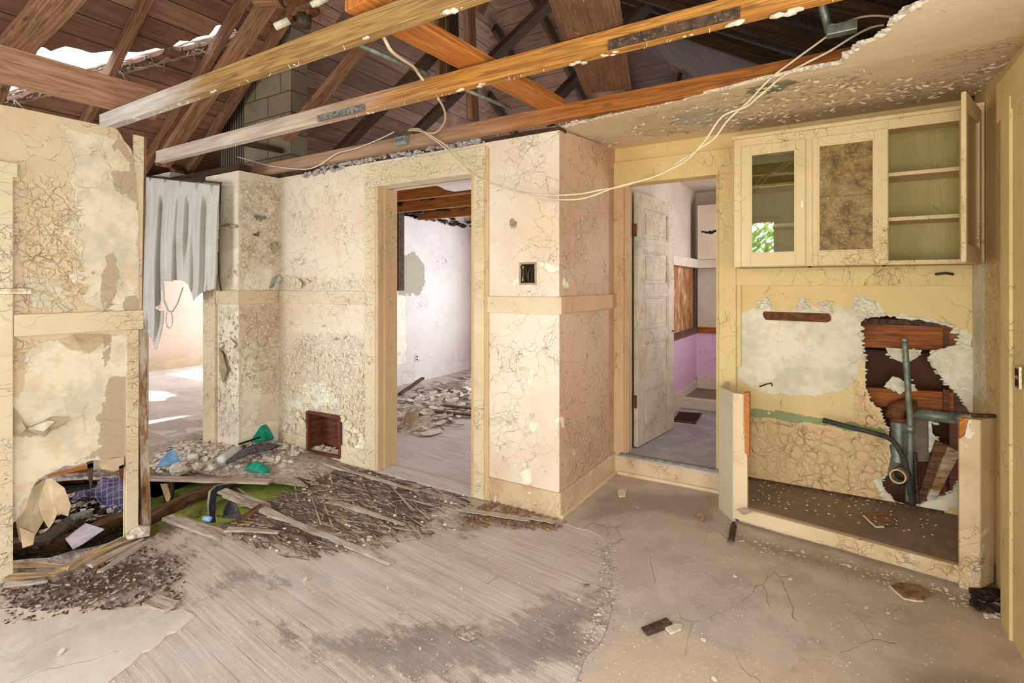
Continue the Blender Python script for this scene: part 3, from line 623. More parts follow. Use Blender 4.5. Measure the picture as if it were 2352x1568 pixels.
# the column side is a separate wall, darker and more tan than the front
slab('wall_column', PX(CXX), WB+.002, WK, 0, 2.62, M['wall_colside'], .05, .016, soft=.035,
  outline=[(WB+.002,0),(WK,0),(WK,2.60),(WB+.002,2.50)],
  mR=[xz(CXX, p) for p in ([(1290,640),(1300,640),(1306,655),(1296,664)], [(1286,958),(1294,960),(1300,980),(1290,990)], [(1316,1030),(1322,1028),(1320,1045)])], mB=[xz(CXX, [(1300,980),(1400,950),(1400,1080),(1300,1130)])])
for n_, (a, b_) in enumerate((((NX+.0, 0, 0),0),)): pass
def trimY(i, x0, x1, Y, z0, z1, d=.022, m='casing', bev=.003):
    return MB().box((x0, Y-d, z0), (x1, Y, z1)).obj('trim_%d' % i, M[m], kind='structure', bevel=bev)
def trimX(i, X, y0, y1, z0, z1, d=.022, m='casing', bev=.003):
    return MB().box((X, y0, z0), (X+d, y1, z1)).obj('trim_%d' % i, M[m], kind='structure', bevel=bev)
trimY(10, NX+.022, XA(843,WB), WB, 1.338, 1.452)                     # chair rail, left part
trimY(11, XA(1123,WB), CXX+.022, WB, 1.312, 1.424)                   # chair rail on the column
trimX(12, CXX, WB, WK-.02, 1.318, 1.428, m='casing_o')
trimY(13, XA(843,WB), JX0+.004, WB, 0, 2.29)                         # casings of the doorway
trimY(14, JX1-.004, XA(1115,WB), WB, 0, 2.29)
trimY(15, XA(843,WB)-.01, XA(1118,WB), WB, 2.29, 2.47, .026)
MB().box((JX0-.022, WB-.024, 0), (JX0, WB+.21, 2.29)).obj('trim_16', M['casing_o'], kind='structure', bevel=.003)
MB().box((JX0, WB+.05, 0), (JX0+.012, WB+.085, 2.29)).obj('trim_17', M['casing_o'], kind='structure', bevel=.003)
MB().box((JX1, WB-.024, 0), (JX1+.022, WB+.21, 2.29)).obj('trim_18', M['casing_o'], kind='structure', bevel=.003)
MB().box((JX0-.02, WB-.02, 2.293), (JX1+.02, WB+.205, 2.31)).obj('trim_19', M['casing_o'], kind='structure', bevel=.003)
trimY(20, XA(1115,WB), XA(1124,WB), WB, 0, 2.46, .014, 'casing_o')
trimY(21, XA(1124,WB), CXX+.016, WB, 0, .165, .016, 'baseb'); bpy.context.view_layer.update()
bpy.data.objects['trim_21'].name = 'baseboard_column'
o = trimX(22, CXX, WB, WK-.03, 0, .165, .016, 'baseb'); o.name = 'baseboard_column_side'
o = trimX(22, CXX+.016, WB-.016, WK-.03, 0, .028, .014, 'basecab'); o.name = 'baseboard_shoe'
o = trimY(22, XA(785,WB), XA(843,WB), WB, 0, .15, .016); o.name = 'baseboard_back'
o = trimY(22, NX+.02, XA(706,WB), WB, 0, .15, .016); o.name = 'baseboard_back.001'
o = MB().box((JX0+.0, WB-.03, 0), (JX1, WB+.14, .012)).obj('trim_22', M['floor'], kind='structure')

# ---- kitchen wall with washroom doorway, stripped backsplash and the hole
kh_px = [(1978,734),(1992,727),(2010,728),(2040,724),(2080,731),(2112,734),(2147,741),(2170,745),(2191,753),(2199,762),(2205,772),(2200,783),(2208,792),(2190,800),(2172,806),(2150,812),(2134,818),(2142,832),(2156,858),(2176,882),(2201,904),(2222,934),(2230,946),(2236,960),(2236,1100),(2206,1102),(2190,1128),(2169,1137),(2145,1140),(2121,1150),(2110,1162),(2090,1163),(2075,1160),(2057,1153),(2040,1135),(2029,1121),(2026,1108),(2032,1094),(2045,1089),(2048,1050),(2042,1010),(2041,987),(2028,965),(2022,942),(2008,930),(2000,923),(1993,905),(1987,891),(1988,860),(1986,820),(1980,796),(1978,765)]
khole = jag(yz(WK, kh_px), .004, .03, 12)
slab('wall_kitchen', PY(WK), CXX, WR, 0, 2.62, M['wall_kitchen'], .03, .013, soft=.022,
  holes=[rect(DX0-.02, DX1+.02, -.1, 2.30), khole],
  mR=px_(WK, [(1700,715),(1740,704),(1760,690),(1772,712),(1830,712),(1850,690),(1868,700),(1880,715),(1910,712),(1925,700),(1962,712),(1975,735),(1985,800),(1975,850),(1960,880),(1930,900),(1890,905),(1830,910),(1760,905),(1712,880),(1694,860),(1690,800),(1693,745)],
     [(1975,735),(1960,690),(1975,680),(2020,690),(2030,722),(2130,726),(2200,748),(2240,775),(2252,850),(2250,950),(2225,950),(2190,900),(2130,820),(2150,800),(2200,800),(2195,756),(2100,738),(1990,730)], [(2000,1100),(2030,1090),(2060,1150),(2030,1150)], [(2110,1162),(2140,1135),(2210,1120),(2210,1160),(2150,1180)]),
  mG=px_(WK, [(1712,938),(1800,948),(1930,966),(2030,985),(2045,1005),(1940,985),(1800,962),(1712,952)], [(2235,780),(2252,790),(2252,870),(2236,850)]),
  mB=px_(WK, [(1712,955),(1860,975),(2045,1010),(2030,1150),(1712,1100)], [(1960,870),(2000,930),(2040,990),(1960,960)]))
trimY(23, CXX+.0, DX0+.004, WK, .0, 2.30, .03, 'casing_o')
MB().box((DX0-.022, WK-.03, .17), (DX0, WK+.13, 2.30)).obj('trim_24', M['casing_o'], kind='structure', bevel=.003)
MB().box((DX0, WK+.0, .17), (DX0+.012, WK+.04, 2.30)).obj('trim_25', M['casing_o'], kind='structure', bevel=.003)
trimY(26, DX1-.004, XA(1692,WK), WK, .0, 2.30, .03, 'casing_y')
MB().box((DX1, WK-.03, .17), (DX1+.022, WK+.13, 2.30)).obj('trim_27', M['casing_y'], kind='structure', bevel=.003)
trimY(28, CXX, XA(1692,WK), WK, 2.30, 2.48, .032, 'casing_y')
MB().box((DX0-.02, WK-.026, 2.303), (DX1+.02, WK+.128, 2.32)).obj('trim_29', M['casing_y'], kind='structure', bevel=.003)
# step up to the washroom
MB().box((CXX+.0, WK-.045, 0), (DX1+.02, WK-.02, .148)).obj('trim_30', M['baseb'], kind='structure', bevel=.003)
MB().box((CXX+.04, WK-.062, 0), (DX1+.02, WK-.045, .03)).obj('trim_31', M['basecab'], kind='structure', bevel=.003)
MB().box((DX0-.04, WK-.058, .158), (DX1+.02, WK-.02, .174)).obj('trim_32', M['galv'], kind='structure', bevel=.002)
MB().box((DX0-.04, WK-.054, .146), (DX1+.02, WK+.04, .1695)).obj('trim_33', M['lino_g'], kind='structure')
# rails under the upper cabinet
trimY(34, XA(1690,WK)+.002, WR, WK, 1.497, 1.66, .02, 'casing_y')
trimY(35, XA(1692,WK), XA(1703,WK), WK, .92, 1.497, .016, 'casing_y')

# ---- right wall
slab('wall_right', lambda u, v, d: (WR+d, u, v), -1.3, WK, 0, 2.9, M['wall_right'], .1, .03, soft=.04,
  holes=[rect(.25, 1.75, .7, 2.4)], mR=[[(WK,1.6),(WK-.35,1.62),(WK-.3,1.3),(WK-.35,.9),(WK,.85)]], mB=[[(WK,1.6),(WK-.6,1.62),(WK-.6,.6),(WK,.6)]])
MB().box((WR-.045, YA(2297,WR-.045)-.36, 0), (WR, YA(2297,WR-.045), 2.30)).obj('trim_36', M['wall_right'], kind='structure', bevel=.006)
MB().box((WR-.06, YA(2297,WR-.045)-.22, 0), (WR-.045, YA(2297,WR-.045)-.09, 2.30)).obj('trim_37', M['wall_right'], kind='structure', bevel=.006)
MB().box((WR-.055, -.2+2.6, 2.24), (WR, YA(2297,WR-.045)+.02, 2.42)).obj('trim_38', M['wall_right'], kind='structure', bevel=.006)

# ---- walls never seen straight on, behind the camera and round the other rooms
slab('wall_rear', lambda u, v, d: (u, -1.3-d, v), -6.3, WR+.1, 0, 5.7, M['wall'], .1, .06, outline=[(-6.3,0),(WR+.1,0),(WR+.1,2.70),(-3.04,4.9),(-6.3,2.65)],
  holes=[rect(-3.4,-2.1,.6,2.4), rect(-1.95,-.79,.9,2.45), rect(-.45,.5,.0,2.3), rect(-6.0,-4.4,.7,2.4)])
def window(i, x0, x1, z0, z1, Y, sash=True):
    b = MB()
    for a, c in (((x0-.06,z0-.06),(x0,z1+.06)), ((x1,z0-.06),(x1+.06,z1+.06)), ((x0,z1),(x1,z1+.06)), ((x0,z0-.06),(x1,z0))): b.box((a[0],Y-.06,a[1]), (c[0],Y+.02,c[1]))
    if sash: b.box((x0,Y-.04,(z0+z1)/2-.02), (x1,Y-.01,(z0+z1)/2+.02))
    return b.obj('window_%d' % i, M['casing'], kind='structure')
window(1, -3.4, -2.1, .6, 2.4, -1.3, False); window(2, -1.95, -.79, .9, 2.45, -1.3); window(3, -6.0, -4.4, .7, 2.4, -1.3, False)  # first and third windows are added, unseen, for the lamps behind them
slab('wall_hall_end', PX(-6.3), -1.3, WH, 0, 2.65, M['wall'], .1, .1)
slab('wall_back_room_left', PX(-5.6), 3.3, 7.8, 0, 2.74, M['wall_white'], .05, .035, soft=.05,
  mG=[[(5.86,1.35),(6.35,1.35),(6.45,1.55),(6.40,1.85),(6.2,2.0),(5.9,1.95)]], mR=[[(5.8,.3),(6.02,.3),(6.02,1.3),(5.9,1.4),(5.8,1.3)]])
slab('wall_back_room_end', PY(7.7), -5.65, CXX, 0, 3.3, M['wall_white'], .08, .08, holes=[rect(-4.4,-2.4,.7,2.3)])
slab('wall_back_room_right', lambda u, v, d: (CXX-.05-d, u, v), WK, 7.7, 0, 2.74, M['wall_white'], .03, .08)
slab('wall_back_room_front', lambda u, v, d: (u, WB+.2-d, v), NX, CXX-.05, 0, 2.49, M['wall_white'], .04, .05, holes=[rect(JX0-.02, JX1+.02, -.1, 2.29), rect(XA(700,WB)-.1, XA(790,WB)+.1, -.1, .45)])
slab('wall_between_rooms', lambda u, v, d: (u, 3.3-d, v), -5.6, NX, 0, 2.49, M['wall_white'], .04, .08)
o = MB().box((-5.6, 5.75, 0), (-5.575, 7.7, .17)).obj('baseboard_back_room', M['wall_white'], kind='structure', bevel=.004)
o = MB().box((-5.575, 5.75, 0), (-5.56, 7.7, .03)).obj('baseboard_back_room.001', M['wall_white'], kind='structure')
slab('wall_far_room', PX(-10.2), WH, 6.6, 0, 2.6, M['wall_far'], .1, .06)
MB().box((-10.2, WH, 0), (-10.17, 6.5, .17)).obj('baseboard_far_room', M['casing'], kind='structure', bevel=.004)
slab('wall_far_room_back', PY(6.5), -10.2, -5.66, 0, 2.6, M['wall_far'], .1, .1, holes=[rect(-9.9,-8.1,.8,2.2)])
slab('wall_far_room_front', lambda u, v, d: (u, WH+.12-d, v), -10.2, -6.3, 0, 2.6, M['wall_far'], .1, .1)
MB().box((-5.70, 3.3, 0), (-5.66, 6.5, 2.6)).obj('wall_far_room_side', M['wall_far'], kind='structure')
sl = slab('ceiling_far_room', lambda u, v, d: (u, v, 2.56+d), -10.3, -5.6, WH, 6.6, M['wall'], .06, .06,
  holes=[blob(-8.3,5.95,.55,.35,14,2), blob(-6.5,5.35,.35,.5,14,4), blob(-7.4,5.0,.2,.12,10,5)])
# washroom shell
slab('wall_washroom_left', PX(-1.45), WK+.12, 6.6, .17, 2.66, M['wall_bath'], .04, .05)
slab('wall_washroom_end', PY(6.6), -1.45, -.0, .17, 2.66, M['wall_bath'], .08, .05)
slab('wall_washroom_right', lambda u, v, d: (-.05+d, u, v), WK+.3, 6.6, .17, 2.66, M['wall_bath'], .05, .08, holes=[rect(5.1,5.9,1.3,2.2)])
slab('wall_washroom_front', lambda u, v, d: (u, WK+.13-d, v), DX1+.02, -.05, .17, 2.66, M['wall_bath'], .04, .08)
slab('ceiling_washroom', lambda u, v, d: (u, v, 2.62+d), -1.5, .0, WK+.03, 6.7, M['wall_bath'], .03, .1)

# ---- kitchen ceiling, broken off along the joists
ce_px = [(1128,334),(1200,316),(1286,296),(1340,281),(1400,266),(1480,245),(1560,228),(1640,206),(1700,191),(1780,172),(1850,156),(1905,146),(1930,140),(1948,120),(1978,98),(2010,86),(2030,68),(2050,52),(2062,30),(2100,10),(2130,-4),(2180,-40),(2260,-90),(2420,-170)]
ce = jag([(lambda p: (p.x, p.y))(atZ(x, y, 2.52)) for x, y in ce_px], .009, .035, 21, False)
zc = lambda u, v: 2.51+.085*min(1, max(0, (v-2.9)/1.15))
CEP = ce+[(WR+.02, 1.2),(WR+.02, WK+.02),(CXX-.03, WK+.02),(CXX-.03, WB+.02)]
pc = lambda *P: [[(lambda q: (q.x, q.y))(atZ(x, y, 2.55)) for x, y in p] for p in P]
slab('ceiling_kitchen', lambda u, v, d: (u, v, zc(u,v)+d), -1.95, WR+.02, 1.2, WK+.02, M['ceil'], .016, .018, outline=CEP, soft=.04,
  mR=pc([(1540,262),(1600,245),(1690,240),(1700,270),(1640,292),(1560,290)], [(1700,280),(1735,268),(1740,295),(1705,305)]),
  mG=pc([(1720,190),(1800,165),(1830,175),(1790,200),(1720,215)]),
  mB=pc([(1460,265),(1560,230),(1700,200),(1860,160),(1960,150),(2080,190),(2150,120),(2330,60),(2352,120),(2250,220),(1900,270),(1700,300),(1500,320),(1440,300)], [(1300,300),(1380,320),(1420,345),(1340,330)]))

# ---- roof shell
zl = lambda X: 2.6+.7*(X+6.3)
hole_r = [(-60,215),(0,207),(39,196),(60,190),(75,150),(87,120),(99,102),(111,120),(130,112),(153,105),(180,116),(210,123),(235,122),(258,114),(272,118),(288,118),(320,122),(354,111),(384,111),(411,97),(435,96),(455,86),(480,78),(495,62),(510,57),(530,62),(558,81),(500,97),(440,112),(375,122),(330,138),(282,152),(228,171),(160,192),(93,210),(0,237),(-60,250)]
def onroof(x, y):
    d = ray(x, y); t = (zl(0)-CH)/(d[2]-.7*d[0]); return Vector((d[0]*t, d[1]*t, CH+d[2]*t))
hr = jag([(onroof(x, y).y, onroof(x, y).x) for x, y in hole_r], .012, .04, 31)
def addslabuv(o):
    me = o.data; uv = me.uv_layers.new(name='UVMap'); co = np.zeros(len(me.vertices)*3, np.float32); me.vertices.foreach_get('co', co); co = co.reshape(-1, 3)
    li = np.zeros(len(me.loops), np.int32); me.loops.foreach_get('vertex_index', li); a = co[li]; uv.data.foreach_set('uv', np.stack([a[:,1], a[:,0]*1.22], 1).ravel().astype(np.float32))
o = slab('ceiling_roof_left', lambda u, v, d: (v, u, zl(v)+d), -1.6, 3.5, -6.6, -3.04, M['sheath'], .03, .035, holes=[hr]); addslabuv(o)
def roofz(X, Y): return min(zl(X), 2.6+.54*(8.9-Y), 3.114-.58*X)
def roofpatch(name, x0, x1, y0, y1, st=.12):
    
    o = slab(name, lambda u, v, d: (u, v, roofz(u, v)+d), x0, x1, y0, y1, M['sheath'], .03, st)
    me = o.data; uv = me.uv_layers.new(name='UVMap'); n = len(me.vertices)
    co = np.zeros(n*3, np.float32); me.vertices.foreach_get('co', co); co = co.reshape(-1, 3)
    for p_ in me.polygons:
        c = p_.center; rear = 2.6+.54*(8.9-c.y) < min(zl(c.x), 3.114-.58*c.x)
        for li in p_.loop_indices:
            a = co[me.loops[li].vertex_index]; uv.data[li].uv = (a[0], a[1]*1.14) if rear else (a[1], a[0]*1.2)
    me.materials.append(M['sheath_shade']); me.materials.append(M['sheath_halfshade'])
    for p_ in me.polygons: p_.material_index = 1 if p_.center.x > -2.3 else (2 if p_.center.y > 3.5 else 0)  # right and rear boards take the copies with painted shade
    return o
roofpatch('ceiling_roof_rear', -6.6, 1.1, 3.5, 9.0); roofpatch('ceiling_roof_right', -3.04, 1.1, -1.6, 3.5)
#__PART3__
ORD = ['first','second','third','fourth','fifth','sixth','seventh','eighth','ninth','tenth','eleventh','twelfth']
# ================================================================== TIMBERS OVERHEAD
def timber(name, a, b, w_, h_, mat, label, cat, group=None, up=(0,0,1), jag_=0):
    o = MB().beam(a, b, w_, h_, up, jag=jag_).obj(name, M[mat], bevel=.0025 if not jag_ else 0); return tag(o, label, cat, group)
JY = [1.515, 2.16, 2.935]
JZ = 2.547
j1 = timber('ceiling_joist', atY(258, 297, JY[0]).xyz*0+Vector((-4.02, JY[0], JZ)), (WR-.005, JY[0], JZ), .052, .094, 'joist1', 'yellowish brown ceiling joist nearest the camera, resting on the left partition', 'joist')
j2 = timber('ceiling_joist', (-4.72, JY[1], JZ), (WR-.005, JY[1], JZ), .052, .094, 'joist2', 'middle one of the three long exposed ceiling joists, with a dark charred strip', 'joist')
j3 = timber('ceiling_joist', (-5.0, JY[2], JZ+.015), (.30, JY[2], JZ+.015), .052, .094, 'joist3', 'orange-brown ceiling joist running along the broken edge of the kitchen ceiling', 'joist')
# weathered left ends: same timbers, skylight from the roof hole painted into the colour
def skylit_end(j, x1, Y):
    pass
# plate board on top of the left partition
timber('roof_plate', (-3.86, -.6, 2.70), (-3.86, 1.74, 2.70), .045, .20, 'plate', 'broad reddish board lying above the left partition under the roof hole', 'board')
# truss members, each where the photograph shows it
TM = [
 ('truss_brace', atY(-60,215,1.22), atY(190,-60,1.22), .05, .17, 'rafter', 'broad weathered brace crossing the upper left corner of the picture', 'brace'),
 ('truss_brace', atY(372,378,2.225), atY(660,-60,2.225), .05, .11, 'rafter', 'weathered diagonal brace rising from the left end of the middle joist', 'brace'),
 ('truss_brace', atY(655,320,2.99), atY(880,52,2.99), .05, .10, 'rafter', 'reddish diagonal brace crossing between the first and middle joists', 'brace'),
 ('truss_brace', atY(775,352,3.62), atY(1010,112,3.62), .05, .12, 'rafter_shade', 'dark diagonal timber behind the long loose cable in the attic', 'brace'),
 ('truss_brace', atY(955,305,4.22), atY(1285,-14,4.22), .05, .13, 'rafter_shade', 'long dark attic brace left of the hanging brown plank', 'brace'),
 ('truss_brace', atY(1255,250,4.22), atY(1490,10,4.22), .05, .13, 'rafter_shade', 'dark attic brace passing behind the hanging brown plank', 'brace'),
 ('king_post', atY(1086,276,3.0), atY(1074,-60,3.0), .045, .092, 'rafter', 'slim upright post standing on the joist, right of the loose cable', 'post'),
 ('king_post', atY(1014,230,3.72), atY(1008,-80,3.72), .045, .10, 'rafter', 'left upright of the paired attic posts', 'post'),
 ('king_post', atY(1042,215,3.72), atY(1036,-80,3.72), .045, .13, 'rafter_shade', 'darker right upright of the paired attic posts', 'post'),
 ('truss_brace', atY(1100,30,3.9), atY(1125,-40,3.9), .05, .10, 'rafter', 'short brace beside the upright posts at the top of the picture', 'brace'),
 ('truss_brace', atY(430,305,3.05), atY(640,345,3.05), .045, .09, 'rafter_shade', 'dark crosswise timber behind the joist ends at the chimney', 'brace'),
 ('truss_brace', atY(330,312,2.9), atY(412,398,2.9), .05, .10, 'rafter', 'short timber sloping down behind the curtain top', 'brace'),
 ('truss_brace', atY(345,296,3.4), atY(500,392,3.4), .05, .10, 'rafter_shade', 'dark timber sloping down to the chimney foot', 'brace')]
for nm, a, b, w_, h_, mt, lb, ct in TM: timber(nm, a, b, w_, h_, mt, lb, ct, up=(0,1,0))
# rafters under the roof planes
GL, GR, GB = 'rafters under the left roof slope', 'rafters under the right roof slope', 'rafters under the rear roof slope'
for n_, Y in enumerate((-.2, .42, .93, 1.42, 2.0, 2.62, 3.02)):
    o = timber('rafter', (-6.2, Y, zl(-6.2)-.085), (-3.1, Y, zl(-3.1)-.085), .05, .11, 'rafter', '%s rafter from the front under the reddish left roof slope' % ORD[n_], 'rafter', GL, up=(-.57,0,.82))
zr = lambda X: 3.114-.58*X
for n_, Y in enumerate((-.2, .42, 1.0, 1.6, 2.2, 2.8, 3.4, 4.0, 4.6)):
    x0 = max(-3.0, (3.114-(2.6+.54*(8.9-Y)))/.58)
    timber('rafter', (x0, Y, zr(x0)-.09), (.95, Y, zr(.95)-.09), .05, .12, 'rafter_shade', 'dark rafter above the kitchen, %s from the front under the right roof slope' % ORD[n_], 'rafter', GR, up=(.5,0,.85))
for n_, X in enumerate(np.arange(-5.9, .6, .62)):
    zt = min(zl(X), zr(X)); y0 = 8.9-(zt-2.6)/.54
    timber('rafter', (X, max(3.55, y0), 2.6+.54*(8.9-max(3.55, y0))-.085), (X, 7.9, 2.6+.54*1.0-.085), .05, .12, 'rafter_shade', 'dark rafter under the rear roof slope, %s from the left' % ORD[n_], 'rafter', GB, up=(0,.47,.88))
# broken edge of the roof: curled layers of old roofing along the hole
e0, e1 = onroof(-30, 246), onroof(100, 212); e2, e3 = onroof(222, 176), onroof(562, 84)
for k, (a, b) in enumerate(((e0, e1), (e2, e3))):
    m = MB(); nrm = Vector((-.57, 0, .82)); d = (b-a); L = d.length
    for i in range(6):
        pts = [a+d*t+nrm*(.0+.012*i+random.uniform(-.006,.006))+Vector((0,-1,0))*(.02*i-.05+random.uniform(-.008,.008)) for t in np.linspace(0, 1, 22)]
        m.tube(pts, [.011+random.uniform(-.003,.004) for _ in pts], 6)
    for i in range(60 if k else 20):
        t = random.random(); p = a+d*t; q = p+Vector((random.uniform(-.12,.12), random.uniform(-.12,.10), random.uniform(-.10,.03)))
        m.tube([p, (p+q)/2+Vector((random.uniform(-.02,.02),0,random.uniform(-.02,.02))), q], [.006,.004,.001], 4)
    tag(m.obj('torn_roofing', M['splint']), ('frayed roll of torn roofing edging the long bright roof hole', 'frayed torn roofing at the far left, above the partition')[k], 'roofing')
# planks and fresh board lying on the joists
pl = MB().beam(atZ(1300, -160, 2.61), atZ(1396, 206, 2.61), .265, .022); tag(pl.obj('loose_plank', M['plank_br'], bevel=.002), 'wide brown plank lying across the tops of the joists', 'plank')
pl = MB().beam(Vector((-1.62, 1.46, 2.635)), Vector((-1.50, 2.93, 2.622)), .165, .045); tag(pl.obj('loose_board', M['board_or'], bevel=.003), 'bright orange board spanning from the nearest to the farthest joist', 'board')
pl = MB().box((-3.1, JY[0]-.045, JZ-.047), (-2.2, JY[0]-.028, JZ+.03)); 
o = MB().box((atY(1397,100,2.13).x, JY[1]-.034, JZ-.045), (atY(1700,20,2.13).x, JY[1]-.026, JZ-.002)).obj('charred_strip', M['rot'], j2); o['label'] = 'dark charred strip'
o = MB().box((atY(733,285,2.13).x, JY[1]-.046, JZ-.047), (atY(838,260,2.13).x, JY[1]-.026, JZ-.012)).obj('mouldy_batten', plain('grey_mouldy_batten', (150,144,140), (84,76,74), .9, scale=60, bump=1), j2); o['label'] = 'grey crumbling batten nailed to the joist'
# plaster crumbs still nailed to the undersides
for j, spots in ((j1, [(825,78,1.2),(1015,8,1.8),(505,213,1),(357,285,1.4),(440,245,.9),(690,150,.6)]), (j2, [(1322,138,1.5),(1412,115,1.),(1385,122,.9),(1672,46,1.4),(1690,20,1.6),(1800,12,2.3),(1110,195,1.5),(1062,208,1.3),(865,263,1.2),(1573,67,.7)]), (j3, [(1420,260,1.2),(1400,268,1),(1440,254,1),(1740,180,1.2),(1765,174,1.),(1650,196,1.),(1330,285,1.2)])):
    m = MB()
    for x, y, s_ in spots:
        p = atZ(x, y, 2.498); Y = [JY[0], JY[1], JY[2]][[j1,j2,j3].index(j)]; p.y = Y+random.uniform(-.015,.01)
        for k in range(3): m.rock(p+Vector((random.uniform(-.02,.02)*s_, random.uniform(-.01,.01), random.uniform(-.006,.002))), .0085*s_, (1.5,1,.45))
    for k in range(34):
        x = random.uniform(-4., .3); m.tube([(x, Y+random.uniform(-.02,.02), 2.502), (x+random.uniform(-.006,.006), Y, 2.502-random.uniform(.006,.016))], .0016, 4)
    o = m.obj('plaster_remnants', M['chip'], j, kind='stuff'); o['label'] = 'crumbs of plaster and nails under the joist'
# back-room joists
for i, Y in enumerate((4.0, 4.75, 5.5, 6.3)):
    timber('ceiling_joist', (-5.6, Y, 2.60), (CXX-.1, Y, 2.60), .05, .15, 'joist_or', 'reddish joist over the back room, %s one behind the doorway' % ORD[i], 'joist', 'joists over the back room')
bc = jag([(lambda p: (p.x, p.y))(atZ(x, y, 2.54)) for x, y in [(900,360),(945,415),(1000,424),(1040,438),(1086,446),(1200,430),(1250,330)]], .02, .06, 8, False)
slab('ceiling_back_room', lambda u, v, d: (u, v, 2.53+d), -4.4, CXX, WB+.15, 4.6, M['wall_white'], .015, .03, outline=bc)
m = MB()
for k in range(50): m.rock((random.uniform(-5.55,-4.6), random.uniform(4.6,6.8), 2.66+random.uniform(-.05,.05)), random.uniform(.03,.09), (1.3,1.3,.6))
for k in range(30): m.rock((-5.56+random.uniform(0,.05), random.uniform(5.9,7.7), 2.60+random.uniform(-.08,.05)), random.uniform(.02,.06), (1,1.6,.6))
tag(m.obj('blown_insulation', M['dirt']), 'dark clumps of old insulation along the wall top in the back room', 'insulation', kind='stuff')
# chimney
c0 = thing('chimney', (-4.75, 3.35, 2.3), 'concrete block chimney rising through the attic behind the joists', 'chimney')
x0, x1 = XA(560, 3.12), XA(668, 3.12)
m = MB(); q = [(x0,3.12),(x1,3.12),(x1,3.30),(x0,3.30)]
for i in range(4):
    a, b = q[i], q[(i+1) % 4]; L = math.hypot(b[0]-a[0], b[1]-a[1]); m.add([(a[0],a[1],2.2),(b[0],b[1],2.2),(b[0],b[1],4.4),(a[0],a[1],4.4)], [(0,1,2,3)], [[(0,.07),(L,.07),(L,2.27),(0,2.27)]])
m.obj('block_stack', M['block'], c0)
xa = XA(497, 3.10)
m = MB().box((xa, 3.14, 2.2), (x0-.002, 3.29, 3.85)); m.v = m.v; m.uv = [(u_[1], u_[0]) for u_ in m.uv]; m.obj('ribbed_panel', M['ribbed'], c0)
# foot of the attic seen beside it: lath band on the wall tops
for k, (a, b, Y, h_) in enumerate(((503, 640, NX, .0),)):
    pass
m = MB().beam((-6.2, WH+.06, 2.535), (NX, WH+.06, 2.535), .12, .05); tag(m.obj('wall_plate', M['rafter_shade']), 'dark timber plate over the curtained opening', 'plate')
m = MB().beam((NX-.02, WB+.045, 2.513), (CXX, WB+.045, 2.513), .1, .024, jag=.004); tag(m.obj('wall_plate', M['rafter_shade']), 'thin timber plate along the top of the doorway wall', 'plate')
# crumbled plaster heaps on the wall top
for (xa_, xb_, lb, n_) in ((702, 850, 'grey heap of crumbled plaster on the wall top left of the doorway', 90), (852, 935, 'clump of crumbled plaster over the left corner of the doorway', 70), (940, 1110, 'thin line of crumbled plaster above the doorway head', 60)):
    m = MB()
    for k in range(n_):
        x = random.uniform(xa_, xb_); t = (x-xa_)/(xb_-xa_); hh = .05*math.sin(math.pi*min(.97, t+.05))*(1.0 if n_ > 60 else .3)+.012
        p = atY(x, 0, WB-.01); m.rock((p.x, WB+random.uniform(-.045,.02), 2.505-.04*(xa_ == 702)*(1-t)+random.uniform(0, hh)), random.uniform(.012,.026), (1.2,1,.8))
    tag(m.obj('crumbled_plaster', plain('grey_crumbled_plaster_%d' % n_, (196,190,188), (130,122,118), .95, scale=60, bump=1)), lb, 'plaster', kind='stuff')
# conduits, boxes, cables, lamp remains
def cable(name, pts, r, mat, label, cat='cable', sub=10):
    P = [Vector(p) for p in pts]; o = []
    for i in range(len(P)-1):
        p0, p1, p2, p3 = P[max(0,i-1)], P[i], P[i+1], P[min(len(P)-1,i+2)]
        for k in range(sub):
            t = k/sub; o.append(.5*((2*p1)+(-p0+p2)*t+(2*p0-5*p1+4*p2-p3)*t*t+(-p0+3*p1-3*p2+p3)*t**3))
    o.append(P[-1]); return tag(MB().tube(o, r, 8).obj(name, M[mat], smooth=True), label, cat)
tag(MB().tube([Vector((-1.98, 1.40, 2.61)), Vector((-2.02, 2.2, 2.612))], .011, 10).obj('conduit_pipe', M['galv_g'], smooth=True), 'thin grey conduit from the nearest joist to the middle joist', 'pipe')
a, b = atZ(800, 92, 2.605), atZ(985, 172, 2.605); bpy.data.objects['conduit_pipe'].data.clear_geometry() if False else None
o = bpy.data.objects['conduit_pipe']; bpy.data.objects.remove(o)
tag(MB().tube([a, b], .012, 10).obj('conduit_pipe', M['galv_g'], smooth=True), 'thin grey conduit lying between the nearest and middle joists', 'pipe')
tag(MB().tube([atZ(1070, 206, 2.605), atZ(1168, 247, 2.605)], .012, 10).obj('conduit_pipe', M['galv_g'], smooth=True), 'thin grey conduit between the middle joist and the broken ceiling edge', 'pipe')
tag(MB().tube([atZ(1905, 74, 2.64), atZ(1868, -60, 2.9)], .017, 10).obj('conduit_pipe', M['galv'], smooth=True), 'galvanised conduit rising into the dark attic above the kitchen', 'pipe')
bx = thing('junction_box', atZ(1930, 62, 2.63), 'galvanised junction box on top of the joist beside the kitchen ceiling', 'box')
p0 = atZ(1932, 78, 2.598); m = MB().box(p0+Vector((-.055,-.02,0)), p0+Vector((.06,.03,.045))); m.obj('case', M['galv'], bx, bevel=.004)
for k in (-.035, .03): MB().tube([p0+Vector((k,-.024,.028)), p0+Vector((k,-.019,.028))], .017, 14).obj('knockout', M['galv'], bx)
p1 = Vector((atY(922, 298, 2.88).x, 2.895, 2.555)); bx = thing('junction_box', p1, 'small grey metal junction box screwed to the far joist above the doorway', 'box')
MB().box(p1+Vector((-.06,-.03,-.02)), p1+Vector((.05,.012,.04))).obj('case', M['box'], bx, bevel=.003)
